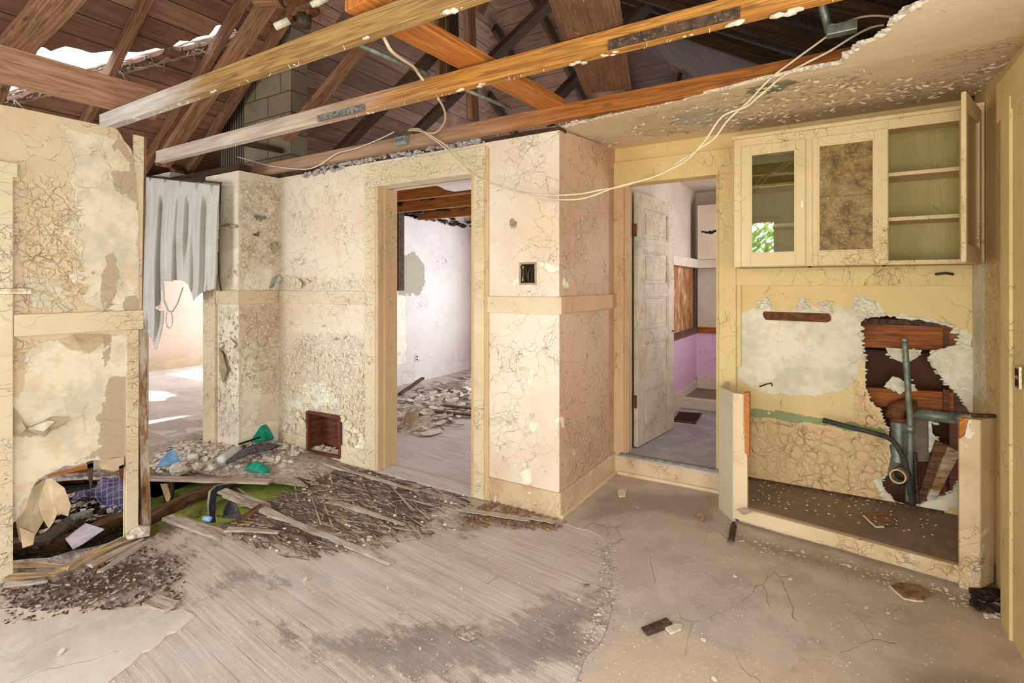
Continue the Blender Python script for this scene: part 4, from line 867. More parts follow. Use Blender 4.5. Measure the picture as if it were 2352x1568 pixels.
for k in (-.04, -.008, .024): MB().tube([p1+Vector((k,-.034,.012)), p1+Vector((k,-.029,.012))], .012, 12).obj('knockout', M['galv'], bx)
YB = 2.86
strand = [(940,297),(962,296),(985,312),(1010,330),(1040,356),(1062,378),(1085,396),(1118,416),(1152,430),(1190,440),(1240,446),(1290,448),(1340,444),(1380,436),(1420,430),(1470,416),(1520,398),(1560,372),(1600,345),(1640,318),(1672,276),(1720,232),(1770,180),(1822,140),(1870,105),(1930,62),(1968,42),(2010,36),(2056,40)]
def drape(px, off=0.): 
    out = []
    for i, (x, y) in enumerate(px):
        u = min(1, max(0, (x-940)/1120)); Y = 2.86-.0*u; base = 2.86 if x < 1500 else 2.86-(x-1500)/560*.02
        out.append(atY(x, y+off, base+off*.0008))
    return out
cable('electrical_cable', drape(strand), .0052, 'cable', 'long cream cable sagging from the small junction box to the kitchen ceiling edge')
strand2 = [(940,300),(975,304),(1008,322),(1040,345),(1060,368),(1078,392),(1100,408),(1140,424),(1185,438),(1230,452),(1280,458),(1330,458),(1370,448),(1400,436),(1440,424),(1500,408),(1560,380),(1590,358),(1622,322),(1650,280),(1672,262),(1715,246),(1745,222),(1800,176),(1850,148),(1905,120),(1960,86),(2000,66),(2030,60)]
cable('electrical_cable', [p+Vector((0,-.012,0)) for p in drape(strand2)], .0052, 'cable', 'second cable twisted loosely round the long cream one')
cable('electrical_cable', [atY(905,303,2.88), atY(870,320,2.885), atY(820,340,2.885), atY(775,352,2.885), atY(735,378,2.885), atY(705,388,2.885), atY(660,386,2.89), atY(610,378,2.89), atY(545,360,2.89)], .0045, 'cable_w', 'white cable running left from the junction box along the wall top')
cable('electrical_cable', [atY(875,72,1.56), atY(886,95,1.60), atY(900,118,1.66), atY(925,137,1.8), atY(948,152,1.95), atY(960,168,2.05), atY(972,184,2.10)], .0075, 'cable', 'thick cream cable looping from the nearest joist to the middle joist')
cable('electrical_cable', [atY(1006,226,2.20), atY(1018,246,2.4), atY(1023,268,2.6), atY(1018,286,2.75), atY(1004,302,2.85), atY(990,306,2.86), atY(965,300,2.86), atY(945,297,2.86)], .0065, 'cable', 'short cream cable hanging from the middle joist down to the junction box')
# what is left of the ceiling lamp
lt = thing('broken_light_fixture', atT(700, 30, 2.7), 'broken rusty ceiling light fixture with two pale green tube ends above the nearest joist', 'lamp')
P = lambda x, y, t=2.62: atT(x, y, t)
MB().tube([P(632,62), P(664,47)], .018, 14).obj('tube_end', M['plaster_g'], lt, smooth=True); MB().tube([P(716,14), P(752,-8)], .018, 14).obj('tube_end', M['plaster_g'], lt, smooth=True)
m = MB(); c_ = P(698,34,2.66); m.tube([c_+Vector((math.cos(t)*.075, math.sin(t)*.06, math.sin(t)*.03)) for t in np.linspace(-.6, 3.9, 26)], .015, 8); m.obj('ring', M['rust'], lt, smooth=True)
MB().box(P(662,0,2.78)+Vector((-.0,-.03,-.02)), P(662,0,2.78)+Vector((.12,.05,.14))).obj('mounting_box', M['rust'], lt, bevel=.01)
m = MB().tube([c_+Vector((.0,.0,-.06)), c_+Vector((0,0,.0))], .035, 14); m.tube([c_+Vector((-.06,0,-.05)), c_+Vector((.03,0,-.04))], .012, 8); m.obj('socket', M['iron'], lt, smooth=True)
m = MB()
for k in range(10):
    a = c_+Vector((random.uniform(-.05,.1), random.uniform(-.04,.04), random.uniform(-.04,.03))); m.tube([a, a+Vector((random.uniform(-.03,.05), 0, random.uniform(-.03,.03))), a+Vector((random.uniform(-.02,.09), 0, random.uniform(-.07,.0)))], .0018, 5)
m.obj('wires', M['rust'], lt)
timber('ceiling_block', atT(585,0,2.9), atT(645,-3,2.9), .07, .07, 'rafter', 'round-ended block of wood at the top edge above the broken lamp', 'wood')
#__PART4__
# ================================================================== KITCHEN: UPPER CABINET
YF = 3.72
ux = lambda x: atY(x, HY, YF).x
uc = thing('upper_cabinet', (.05, 3.88, 1.62), 'pale yellow wall cabinet with three glazed door bays over the sink wall', 'cabinet')
zb, zt = 1.618, 2.455
m = MB(); m.box((ux(1686),YF,zb),(ux(1704),YF+.022,zt)).box((ux(1849),YF,zb),(ux(1868),YF+.022,zt)).box((ux(2028),YF,zb),(ux(2041),YF+.022,zt)).box((ux(2205)+.0,YF,zb),(WR-.004,YF+.022,zt))
m.box((ux(1704),YF+.001,2.398),(ux(2205),YF+.021,zt)).box((ux(1704),YF+.001,zb),(ux(2205),YF+.021,1.643)); m.obj('face_frame', M['cab'], uc, bevel=.002)
MB().box((ux(1686)-.0,YF+.022,zb),(ux(1686)+.018,4.03,zt)).obj('side_panel', M['cab_in'], uc); MB().box((WR-.024,YF+.022,zb),(WR-.006,4.03,zt)).obj('side_panel', M['cab_in'], uc)
for xq in (1858, 2036): MB().box((ux(xq)-.008,YF+.022,zb),(ux(xq)+.008,4.028,zt-.01)).obj('divider', M['cab_in'], uc)
MB().box((ux(1686)+.018,4.018,zb),(WR-.024,4.03,zt)).obj('back_panel', M['cab_in'], uc)
MB().box((ux(1686)+.018,YF+.022,zt-.02),(WR-.024,4.018,zt)).obj('top_panel', M['cab'], uc); MB().box((ux(1686)+.018,YF+.022,zb),(WR-.024,4.018,zb+.02)).obj('bottom_panel', M['cab_in'], uc)
for z_ in (2.145, 1.885): MB().box((ux(1686)+.019,YF+.05,z_-.011),(WR-.025,4.017,z_+.011)).obj('shelf', M['cab'], uc, bevel=.002)
m = MB().box((ux(1686)-.012,YF-.010,zt),(WR-.004,YF+.03,zt+.022)); m.obj('crown_strip', M['cab'], uc, bevel=.003)
def glazed(parent, a, b, z0, z1, g0, g1, gz0, gz1, th, glass, nm='door'):
    """door between plan points a and b; g0,g1 glass limits as fractions"""
    a, b = Vector((*a, 0)), Vector((*b, 0)); d = b-a; n = Vector((d.y, -d.x, 0)).normalized()*th
    def pan(mm, f0, f1, c0, c1, k0=0., k1=1.):
        P = [a+d*f0+n*k0, a+d*f1+n*k0, a+d*f1+n*k1, a+d*f0+n*k1]
        lo = [Vector((p.x,p.y,c0)) for p in P]; hi = [Vector((p.x,p.y,c1)) for p in P]; L = d.length; w_ = L*(f1-f0)
        fs = [(0,1,2,3),(7,6,5,4),(0,4,5,1),(1,5,6,2),(2,6,7,3),(3,7,4,0)]; mm.add(lo+hi, fs, [[(0,0),(w_,0),(w_,.02),(0,.02)]]*2+[[(0,0),(0,c1-c0),(w_,c1-c0),(w_,0)]]*4)
    m = MB(); pan(m,0,g0,z0,z1); pan(m,g1,1,z0,z1); pan(m,g0,g1,z0,gz0); pan(m,g0,g1,gz1,z1)
    o = m.obj(nm, M['cab'], parent, bevel=.003)
    m = MB(); e = .008/d.length
    for f0,f1,c0,c1 in ((g0,g0+e,gz0,gz1),(g1-e,g1,gz0,gz1),(g0+e,g1-e,gz0,gz0+.008),(g0+e,g1-e,gz1-.008,gz1)): pan(m,f0,f1,c0,c1,.35,.85)
    m.obj('glazing_bead', M['cab'], o)
    m = MB(); pan(m,g0,g1,gz0,gz1,.42,.58)
    if glass is M['dirtyglass']: m.uv = [(0,0)]*0+[(0,0)]*len(m.uv); m.uv = []
    if glass is M['dirtyglass']:
        for f in m.f: m.uv += [((Vector(m.v[i])-a).dot(d.normalized()), m.v[i][2]-gz0) for i in f]
    m.obj('glass_pane', glass, o); return o
def gd(x0, x1, gx0, gx1, gzt, glass, lab):
    X0, X1 = ux(x0), ux(x1); f = lambda x: (ux(x)-X0)/(X1-X0)
    o = glazed(uc, (X0,YF-.001), (X1,YF-.001), 1.622, 2.40, f(gx0), f(gx1), 1.703, gzt, .019, glass); o['label'] = lab; return o
d1 = gd(1704, 1850, 1725, 1828, 2.345, M['glass'], 'narrow glazed door reflecting greenery')
d2 = gd(1867, 2039, 1879, 2008, 2.350, M['dirtyglass'], 'glazed door with brown crazed dirty glass')
d3 = glazed(uc, (.512,3.292), (.640,3.700), 1.612, 2.43, .12, .88, 1.69, 2.36, .02, M['glass']); d3['label'] = 'third glazed door standing open towards the room'
MB().box((ux(1849)-.02,YF-.026,1.98),(ux(1849)-.008,YF-.018,2.02)).obj('latch', M['metal_br'], uc)
tag(MB().tube([(.585,4.0,1.565),(.55,3.97,1.572),(.50,3.95,1.565)], .008, 8).obj('hook', M['iron'], smooth=True), 'small black hook on the rail under the open cabinet door', 'hook')

# ================================================================== KITCHEN: GUTTED SINK BASE
bc_ = thing('base_cabinet', (0, 3.6, 0), 'gutted sink base with cream painted end posts and front sill, worktop missing', 'cabinet')
A, B_, C_ = Vector((-.556,3.568,0)), Vector((-.470,3.556,0)), Vector((-.672,3.735,0)); P_, Q_, W_ = Vector((.520,3.385,0)), Vector((.600,3.384,0)), Vector((.672,3.50,0))
def post(name, a, b, z0, z1, th, mat, parent=bc_, lab=None, bev=.003):
    d = (b-a); n = Vector((-d.y, d.x, 0)).normalized()*th; q = [a, b, b+n, a+n]; L = d.length
    m = MB(); vs = [Vector((p.x,p.y,z0)) for p in q]+[Vector((p.x,p.y,z1)) for p in q]
    fs = [(3,2,1,0),(4,5,6,7)]+[(i,(i+1)%4,4+(i+1)%4,4+i) for i in range(4)]; h = z1-z0
    m.add(vs, fs, [[(0,0),(L,0),(L,th),(0,th)]]*2+[[(0,0),(0,L),(h,L),(h,0)]]*4); o = m.obj(name, M[mat], parent, bevel=bev)
    if lab: o['label'] = lab
    return o
post('end_panel', C_, A, .0, .822, .02, 'basecab_side', lab='pale grey angled end panel')
post('side_panel', Vector((-.668,4.03,0)), Vector((-.668,3.745,0)), .0, .815, .018, 'basecab_side')
post('stile', A+Vector((.002,-.004,0)), B_, .03, .820, .03, 'basecab', lab='left front stile')
post('stile', P_, Q_, .0, .842, .035, 'basecab', lab='right front stile')
post('filler', Q_+Vector((.001,.002,0)), W_, .02, .842, .015, 'basecab', lab='dirty filler panel beside the door casing')
m = MB().prism([(B_.x-.012,3.545,.46),(B_.x+.012,3.545,.44),(B_.x+.014,3.545,.80),(B_.x+.012,3.545,.835),(B_.x-.018,3.545,.832),(B_.x-.020,3.545,.70)], (0,1,0), .05); o = m.obj('splintered_wood', M['board_or'], bc_); o['label'] = 'bare orange splintered wood'
m = MB().prism([(P_.x,P_.y-.004,.74),(P_.x+.02,P_.y-.004,.76),(P_.x+.035,P_.y-.004,.845),(P_.x,P_.y-.004,.846)], (0,1,0), .03); o = m.obj('splintered_wood', M['board_or'], bc_); o['label'] = 'small patch of bare orange wood'
post('cleat', Vector((P_.x+.06,P_.y+.04,0)), Vector((WR-.004,3.47,0)), .843, .862, .02, 'rot', lab='dark strip of worktop edging')
post('sill', A+Vector((.0,.002,0)), Q_+Vector((-.02,.002,0)), .028, .104, .035, 'basecab', lab='front sill with flaking paint')
post('toe_kick', A+Vector((.03,.04,0)), Q_+Vector((-.02,.04,0)), .0, .03, .015, 'basecab')
fl_poly = [(A.x,A.y+.036),(Q_.x,Q_.y+.036),(WR-.005,3.52),(WR-.005,WK-.003),(-.66,WK-.003),(-.66,3.74)]
slab('floor_board', lambda u, v, d: (u-0, v-3.6, .102+.035*(v-3.4)/.65-d), -.67, WR, 3.38, WK, M['dirtyfloor'], .015, .02, outline=fl_poly, parent=bc_, kind=None,
    mG=lambda u, v: field(u, v, [[(-.66,3.9),(-.4,3.9),(-.3,4.04),(-.66,4.04)], [(-.3,3.95),(.6,3.95),(.6,4.05),(-.3,4.05)]], .12))
m = MB().beam(Vector((-.60,4.035,.142)), Vector((.55,4.035,.142)), .012, .014); m.obj('back_moulding', M['rot'], bc_)

# ---- hollow behind the broken wall
m = MB(); m.box((-.03,4.60,-.1),(.80,4.62,2.6)).box((-.035,4.09,-.1),(-.03,4.62,2.6)).box((.79,4.09,-.1),(.80,4.62,2.6)).box((-.03,4.09,-.12),(.80,4.62,-.1))
m.obj('wall_cavity', M['redwood'], kind='structure')
MB().box((-.03,4.42,.50),(.79,4.43,1.05)).obj('wall_cavity.001', plain('dark_brown_backing', (96,58,42), (80,48,36), .8, scale=3, bump=.1), kind='structure')
def pxboard(name, pts, Y, th, mat, label, cat='wood', bev=.002):
    m = MB().prism([atY(x, y, Y) for x, y in pts], (0,1,0), th); return tag(m.obj(name, M[mat], bevel=bev), label, cat)
pxboard('wall_blocking', [(1960,742),(2215,748),(2215,806),(1960,796)], 4.16, .04, 'orangewood', 'orange wooden blocking in the upper part of the wall hole')
pxboard('wall_blocking', [(2168,756),(2181,757),(2181,806),(2168,805)], 4.135, .02, 'redwood', 'short upright cleat at the right end of the upper blocking')
pxboard('wall_blocking', [(1975,730),(2200,740),(2200,752),(1975,744)], 4.14, .05, 'rot', 'dark lath edge above the orange blocking')
pxboard('wall_blocking', [(1982,889),(2190,902),(2190,944),(1982,930)], 4.17, .05, 'orangewood', 'brown wooden blocking halfway down the wall hole')
pxboard('wall_blocking', [(2166,893),(2181,896),(2181,946),(2166,944)], 4.145, .02, 'redwood', 'short upright cleat on the middle blocking')
pxboard('stud_board', [(2180,800),(2260,800),(2260,1160),(2180,1160)], 4.24, .04, 'redwood', 'upright red-brown stud at the right of the wall hole')
pxboard('stud_board', [(2092,950),(2132,950),(2136,1060),(2092,1060)], 4.22, .03, 'dirtyfloor', 'grey-brown upright board behind the horizontal pipe')
pxboard('leaning_board', [(2106,1148),(2128,1152),(2180,1024),(2150,1012)], 4.02, .03, 'log', 'brown board end leaning left of another in the wall hole', 'board')
pxboard('leaning_board', [(2128,1146),(2150,1148),(2206,1040),(2178,1024)], 3.985, .035, 'stud', 'pale weathered board end leaning right in the wall hole', 'board')
# plaster keys hanging in the hole
for pts, Y, lb in (([(2034,798),(2118,804),(2108,820),(2090,830),(2072,832),(2052,824),(2040,812)], 4.11, 'scallop of broken plaster hanging in the upper hole'), ([(2030,888),(2050,864),(2066,868),(2086,884),(2108,898),(2078,898),(2066,906),(2056,896)], 4.11, 'crumpled scallop of plaster on the middle blocking'),
    ([(2132,962),(2140,975),(2142,995),(2158,1012),(2146,1020),(2138,1038),(2134,1040)], 4.12, 'ragged strip of plaster beside the grey board')):
    m = MB().prism([atY(x, y, Y) for x, y in pts], (0,1,0), .012)
    for k in range(16):
        x = random.uniform(min(p[0] for p in pts)+4, max(p[0] for p in pts)-4); y = random.uniform(min(p[1] for p in pts)+3, max(p[1] for p in pts)-8); m.rock(atY(x, y, Y-.004), random.uniform(.006,.012), (1.4,.7,.8))
    tag(m.obj('plaster_lump', M['plaster_g']), lb, 'plaster')
m = MB().prism([atY(x, y, 4.034) for x, y in [(2134,818),(2150,806),(2180,796),(2212,790),(2240,800),(2248,870),(2246,948),(2226,946),(2201,904),(2176,882),(2156,858)]], (0,1,0), .012); tag(m.obj('plaster_slab', M['plaster_g']), 'mottled pale green triangle of plaster right of the pipe', 'plaster')
# rim of crumbled plaster round the hole and at the strap
m = MB(); kp = yz(WK, kh_px)
for i in range(len(kp)):
    a, b = kp[i], kp[(i+1) % len(kp)]; L = math.hypot(b[0]-a[0], b[1]-a[1]); up_ = (a[1]+b[1])/2 > 1.0
    for k in range(max(1, int(L/.011))):
        t = random.random(); m.rock((a[0]+(b[0]-a[0])*t+random.uniform(-.012,.004), WK-.004+random.uniform(-.004,.012), a[1]+(b[1]-a[1])*t+random.uniform(0,.014)*(1 if up_ else .5)), random.uniform(.006,.013)*(1.3 if up_ else .8), (1.4,.6,.8))
tag(m.obj('broken_plaster_rim', M['plaster_g']), 'crumbling pale plaster rim round the big hole behind the sink', 'plaster', kind='stuff')
for (x, y, n_, lb) in ((1755,700,14,'crumbled plaster at the left end of the rusty strap'), (1845,700,16,'crumbled plaster above the middle of the rusty strap'), (1895,708,16,'crumbled plaster at the right end of the rusty strap'), (1985,702,40,'large crumbled plaster lump above the wall hole')):
    m = MB()
    for k in range(n_):
        p = atY(x+random.uniform(-16,16)*(1.4 if n_ > 30 else 1), y+random.uniform(-14,12)*(1.5 if n_ > 30 else 1), WK-.008); m.rock(p, random.uniform(.008,.018), (1.2,.7,1))
    tag(m.obj('plaster_lump', M['plaster_g']), lb, 'plaster')
s_ = thing('pipe_strap', atY(1830, 726, WK-.02), 'rusty brown metal strap screwed across the stripped wall', 'strap')
c0_, c1_ = atY(1752,715,WK-.012), atY(1908,739,WK-.012)
m = MB().prism([(c0_.x+.008,WK-.016,c0_.z),(c0_.x,WK-.016,c0_.z-.012),(c0_.x+.004,WK-.016,c1_.z+.022),(c0_.x+.02,WK-.016,c1_.z),(c1_.x-.02,WK-.016,c1_.z-.004),(c1_.x,WK-.016,c1_.z+.01),(c1_.x,WK-.016,c0_.z-.02),(c1_.x-.012,WK-.016,c0_.z-.004)], (0,1,0), .012); m.obj('plate', M['rust'], s_, bevel=.002)
for xq in (1768, 1830, 1890): p = atY(xq, 728, WK-.018); MB().tube([p, p+Vector((0,.004,0))], .005, 10).obj('screw', M['iron'], s_)
# pipes
def pipe(name, pts, r, mat, label, cat='pipe', ends=None, sub=8):
    P = [Vector(p) for p in pts]; o = []
    if len(P) > 2:
        for i in range(len(P)-1):
            p0, p1, p2, p3 = P[max(0,i-1)], P[i], P[i+1], P[min(len(P)-1,i+2)]
            for k in range(sub):
                t = k/sub; o.append(.5*((2*p1)+(-p0+p2)*t+(2*p0-5*p1+4*p2-p3)*t*t+(-p0+3*p1-3*p2+p3)*t**3))
        o.append(P[-1])
    else: o = P
    t_ = thing(name, P[-1], label, cat); MB().tube(o, r, 14).obj('tube', M[mat], t_, smooth=True); return t_
YP = 3.985
t_ = pipe('water_pipe', [atY(2078,782,YP), atY(2086,900,YP), atY(2091,985,YP+.02), atY(2087,1152,YP+.02)], .0165, 'galv_g', 'tall galvanised water pipe standing in the wall hole')
for y in (985,): MB().tube([atY(2091,y-8,YP+.018), atY(2091,y+8,YP+.02)], .022, 14).obj('coupling', M['galv'], t_, smooth=True)
MB().tube([atY(2077,776,YP), atY(2078,786,YP)], .0185, 14).obj('collar', M['galv'], t_, smooth=True)
t_ = pipe('waste_pipe', [atY(2064,962,4.07), atY(2064,1010,4.07), atY(2062,1075,4.06)], .044, 'galv', 'thick waste pipe dropping from the rusty elbow')
MB().tube([atY(2052,962,4.07), atY(2060,938,4.08), atY(2080,930,4.09), atY(2100,936,4.10)], [.048,.050,.048,.04], 16).obj('elbow', M['rust'], t_, smooth=True)
MB().tube([atY(2062,1062,4.06), atY(2060,1088,4.04), atY(2068,1108,4.00)], [.042,.048,.04], 14).obj('trap', M['galv_g'], t_, smooth=True)
MB().tube([atY(2064,958,4.07), atY(2064,968,4.07)], .050, 16).obj('collar', M['rust'], t_, smooth=True)
t_ = pipe('waste_pipe', [atY(2092,948,4.10), atY(2236,966,4.10)], .034, 'galv_g', 'green-grey horizontal pipe running right from the elbow'); MB().tube([atY(2196,960,4.10), atY(2204,961,4.10)], .039, 14).obj('coupling', M['galv'], t_, smooth=True)
t_ = thing('drain_stub', atY(2064,1094,3.96), 'open cream-lined drain pipe end pointing at the room', 'pipe')
m = MB(); a, b = atY(2072,1088,3.98), atY(2062,1094,3.86); 
R1 = 20
d_ = (b-a).normalized(); a1 = d_.orthogonal().normalized(); b1 = d_.cross(a1); rr = [(a,.040),(b,.042),(b,.034),(a+d_*.01,.034)]
vs = [c+(a1*math.cos(2*math.pi*k/R1)+b1*math.sin(2*math.pi*k/R1))*r for c, r in rr for k in range(R1)]; fs = [(i*R1+k, i*R1+(k+1)%R1, (i+1)*R1+(k+1)%R1, (i+1)*R1+k) for i in range(3) for k in range(R1)]+[tuple(3*R1+k for k in range(R1))]
m.add(vs, fs); m.obj('sleeve', M['pvc'], t_, smooth=False)
MB().tube([a, a+d_*.03], .047, 18).obj('collar', M['iron'], t_, smooth=True)
t_ = pipe('drain_hose', [atY(1893,965,3.86), atY(1950,980,3.88), atY(2010,995,3.90), atY(2048,1010,3.92), atY(2072,1045,3.93), atY(2084,1085,3.94), atY(2090,1125,3.97), atY(2096,1158,4.0)], .0155, 'rubber', 'black rubber hose reaching left out of the wall hole', 'hose')
MB().tube([atY(1890,964,3.86), atY(1899,967,3.86)], .0165, 14).obj('hose_end', M['iron'], t_, smooth=True)
pipe('water_pipe', [atY(2101,1040,4.02), atY(2104,1100,4.02), atY(2108,1154,4.02)], .013, 'iron', 'short dark pipe behind the hose at the foot of the hole')
tag(MB().tube([(-.45,4.0,.80),(-.40,3.96,.83),(-.37,3.93,.842),(-.365,3.92,.825)], .005, 6).obj('bent_bracket', M['rust'], smooth=True), 'small bent rusty bracket behind the left cabinet post', 'bracket')
for (x, y) in ((1716,935),(1766,948)): tag(MB().tube([atY(x,y,WK-.004), atY(x,y,WK-.016)], .010, 10).obj('screw_anchor', M['chip']), 'round white screw anchor in the green strip, %s' % ('nearer the cabinet post' if x < 1740 else 'second from the cabinet post'), 'anchor')

# ================================================================== WASHROOM
dr = thing('door_1', (-1.39, 4.22, .17), None, None); dr['kind'] = 'structure'
ha, hb = Vector((-1.395,4.200,0)), Vector((-1.300,4.955,0)); dd = (hb-ha); DL = dd.length; dn = dd.normalized(); nn = Vector((dn.y,-dn.x,0))   # face towards the room
Z0, Z1 = .178, 2.26
def dpan(f0, f1, z0, z1, k0, k1): 
    q = [ha+dn*f0*DL+nn*k0, ha+dn*f1*DL+nn*k0, ha+dn*f1*DL+nn*k1, ha+dn*f0*DL+nn*k1]; vs = [Vector((p.x,p.y,z0)) for p in q]+[Vector((p.x,p.y,z1)) for p in q]
    return vs, [(3,2,1,0),(4,5,6,7)]+[(i,(i+1)%4,4+(i+1)%4,4+i) for i in range(4)]
M['doorpaint'] = paintmat('crazed_door_paint', (206,190,168), vary=(188,170,148), camt=2.2, cs=15, grime=.6, crack=(96,76,58))
zz = [(.27,.62),(.745,1.045),(1.165,1.465),(1.585,1.80),(1.915,2.145)]
zz = [(.30,.62),(.73,1.02),(1.13,1.40),(1.51,1.78),(1.89,2.14)]
m = MB(); m.add(*dpan(0,.17,Z0,Z1,-.018,.018)).add(*dpan(.83,1,Z0,Z1,-.018,.018)); lo = Z0
for a_, b_ in zz+[(Z1,Z1)]: m.add(*dpan(.17,.83,lo,a_,-.0175,.0175)); lo = b_
o = m.obj('door_frame', M['doorpaint'], dr, bevel=.003)
for a_, b_ in zz:
    m = MB(); m.add(*dpan(.17,.83,a_,b_,-.005,.004)); m.add(*dpan(.23,.77,a_+.035,b_-.035,.0,.010))
    for f0, f1, c0, c1 in ((.17,.19,a_,b_),(.81,.83,a_,b_),(.19,.81,a_,a_+.014),(.19,.81,b_-.014,b_)): m.add(*dpan(f0,f1,c0,c1,.003,.014))
    m.obj('door_panel', M['doorpaint'], dr, bevel=.004)
for z_ in (.55, 1.95): MB().add(*dpan(-.035,.0,z_-.05,z_+.05,-.012,.012)).obj('hinge', M['rust'], dr, bevel=.002)
MB().tube([ha+dn*DL*.95+nn*.018+Vector((0,0,1.08)), ha+dn*DL*.95+nn*.03+Vector((0,0,1.08))], .008, 10).obj('knob_spindle', M['rust'], dr)
BW = -1.41
st = thing('tub_platform', (-1.0, 6.2, .17), 'low dusty platform with a raised rim in the far corner of the washroom', 'platform')
MB().box((-1.44,5.90,.172),(-.06,6.58,.262)).obj('base', M['dirtyfloor'], st); MB().box((-1.44,5.82,.172),(-.06,5.90,.285)).obj('front_rim', M['wall_bath'], st, bevel=.006)
MB().box((-1.449,4.9,.17),(-1.43,6.6,.36)).obj('baseboard_washroom', M['wall_bath'], kind='structure', bevel=.004).name
MB().box((-1.43,6.575,.262),(-.05,6.60,.40)).obj('baseboard_washroom.001', M['wall_bath'], kind='structure', bevel=.004)
# pink wainscot with brown cap, rotted paper above it, cream boxing above that
MB().box((-1.45,5.05,.36),(-1.438,6.6,.93)).obj('wall_wainscot', M['pink'], kind='structure'); MB().box((-1.438,6.585,.40),(-.05,6.598,.93)).obj('wall_wainscot.001', M['pink'], kind='structure')
MB().box((-1.45,5.05,.93),(-1.41,6.6,1.0)).obj('trim_40', M['plank_br'], kind='structure', bevel=.004); MB().box((-1.41,6.56,.93),(-.05,6.6,1.0)).obj('trim_41', M['orangewood'], kind='structure', bevel=.004)
MB().box((-1.45,5.05,.25),(-1.40,5.12,1.0)).obj('trim_42', M['plank_br'], kind='structure', bevel=.004)
MB().box((-1.45,5.0,1.0),(-1.440,6.45,1.70)).obj('wall_rotted_paper', M['rotpaper'], kind='structure')
MB().box((-1.447,6.42,1.0),(-1.42,6.58,1.70)).obj('trim_43', M['rot'], kind='structure')
MB().box((-1.445,4.75,1.70),(-1.36,6.59,1.80)).obj('trim_44', M['wall_bath'], kind='structure', bevel=.004)
MB().box((-1.36,6.35,1.70),(-.06,6.59,1.80)).obj('trim_45', M['wall_bath'], kind='structure', bevel=.004)
MB().box((-1.36,6.30,1.80),(-.06,6.34,2.42)).obj('wall_boxing', M['wall_bath'], kind='structure')
m = MB()
for x0_, n_ in ((-1.3,46),):
    x = -1.30
    while x < -.85: m.rock((x, 6.297, 2.11+random.uniform(-.015,.015)), random.uniform(.008,.022), (1.5,.3,.7)); x += random.uniform(.008,.03)
tag(m.obj('mould_line', M['black']), 'black mouldy crack across the washroom boxing', 'mould', kind='stuff')
p0_ = atZ(1582, 956, .176); t_ = thing('floor_register', p0_, 'dark slotted floor register in the washroom floor', 'register')
q = [atZ(1560,945,.178), atZ(1614,949,.178), atZ(1598,972,.178), atZ(1545,966,.178)]
MB().prism([q[0],q[3],q[2],q[1]], (0,0,1), .003).obj('frame', M['rust'], t_)
m = MB(); 
for k in range(1, 11):
    f = k/11; a_ = q[0].lerp(q[1], f); b_ = q[3].lerp(q[2], f); m.beam(a_.lerp(b_,.08)+Vector((0,0,.004)), a_.lerp(b_,.92)+Vector((0,0,.004)), .014, .003)
m.obj('slots', M['black'], t_)

# ================================================================== BACK ROOM
t_ = thing('wall_outlet', (-5.6+.002, YA(957,-5.6), atX(957,822,-5.6).z), 'white wall outlet low on the back room wall', 'outlet'); p = Vector(t_.location)
MB().box(p+Vector((0,-.04,-.06)), p+Vector((.006,.04,.06))).obj('cover_plate', M['white_pl'], t_, bevel=.002)
for dz in (.022,-.022): MB().tube([p+Vector((.005,0,dz)), p+Vector((.0075,0,dz))], .016, 12).obj('socket', M['black'], t_)
tag(MB().box((-5.598, 5.80, 1.42), (-5.55, 5.92, 2.60)).obj('rotten_stud', M['rot']), 'dark rotten upright exposed at the near end of the back room wall', 'post')
tag(MB().beam(atZ(918,905,.03), atZ(972,868,.12), .05, .03, jag=.004).obj('loose_stick', M['log']), 'brown stick leaning on the baseboard in the back room', 'stick')
# ================================================================== FIXTURES ON THE LIVING ROOM WALLS
t_ = thing('return_duct_box', (XA(744,WB), WB+.05, .02), 'empty red-brown wooden return box let into the wall near the floor', 'duct')
a, b, c, d = [atY(x, y, WB-.012) for x, y in ((707,946),(781,958),(782,1050),(709,1036))]
for nm, p, q_ in (('frame_top', a, b), ('frame_side', b, c), ('frame_bottom', c, d), ('frame_side', d, a)): MB().beam(p, q_, .025, .028, (0,1,0)).obj(nm, M['redwood'], t_, bevel=.002)
m = MB(); ya, yb = WB+.0, WB+.155
m.add([(a.x,ya,d.z),(a.x,yb,d.z),(a.x,yb,a.z),(a.x,ya,a.z)], [(0,1,2,3)], [[(0,0),(.2,0),(.2,.3),(0,.3)]]); m.add([(b.x,ya,c.z),(b.x,yb,c.z),(b.x,yb,b.z),(b.x,ya,b.z)], [(0,1,2,3)], [[(0,0),(.2,0),(.2,.3),(0,.3)]])
m.add([(a.x,yb,d.z-.02),(b.x,yb,d.z-.02),(b.x,yb,a.z),(a.x,yb,a.z)], [(0,1,2,3)], [[(0,0),(.4,0),(.4,.3),(0,.3)]]); m.add([(a.x,ya,a.z-.01),(b.x,ya,a.z-.01),(b.x,yb,a.z-.01),(a.x,yb,a.z-.01)], [(0,1,2,3)], [[(0,0),(.4,0),(.4,.1),(0,.1)]]); m.add([(a.x,ya,.01),(b.x,ya,.01),(b.x,yb,.01),(a.x,yb,.01)], [(0,1,2,3)], [[(0,0),(.4,0),(.4,.1),(0,.1)]])
m.obj('lining', M['redwood'], t_)
m = MB(); 
for k in range(24): m.chip((random.uniform(a.x+.03,b.x-.03), WB+random.uniform(.01,.12), .03+random.uniform(0,.03)), (random.uniform(-.4,.4),-.3,1), (0,1,0), random.uniform(.03,.09), random.uniform(.03,.06), .003)
m.obj('rubbish', M['chip'], t_, kind='stuff')
p = atY(1213, 628, WB-.001); t_ = thing('switch_box', p, 'open electrical switch box with loose wires in the column wall', 'switch box')
m = MB(); w2, h2 = .052, .062
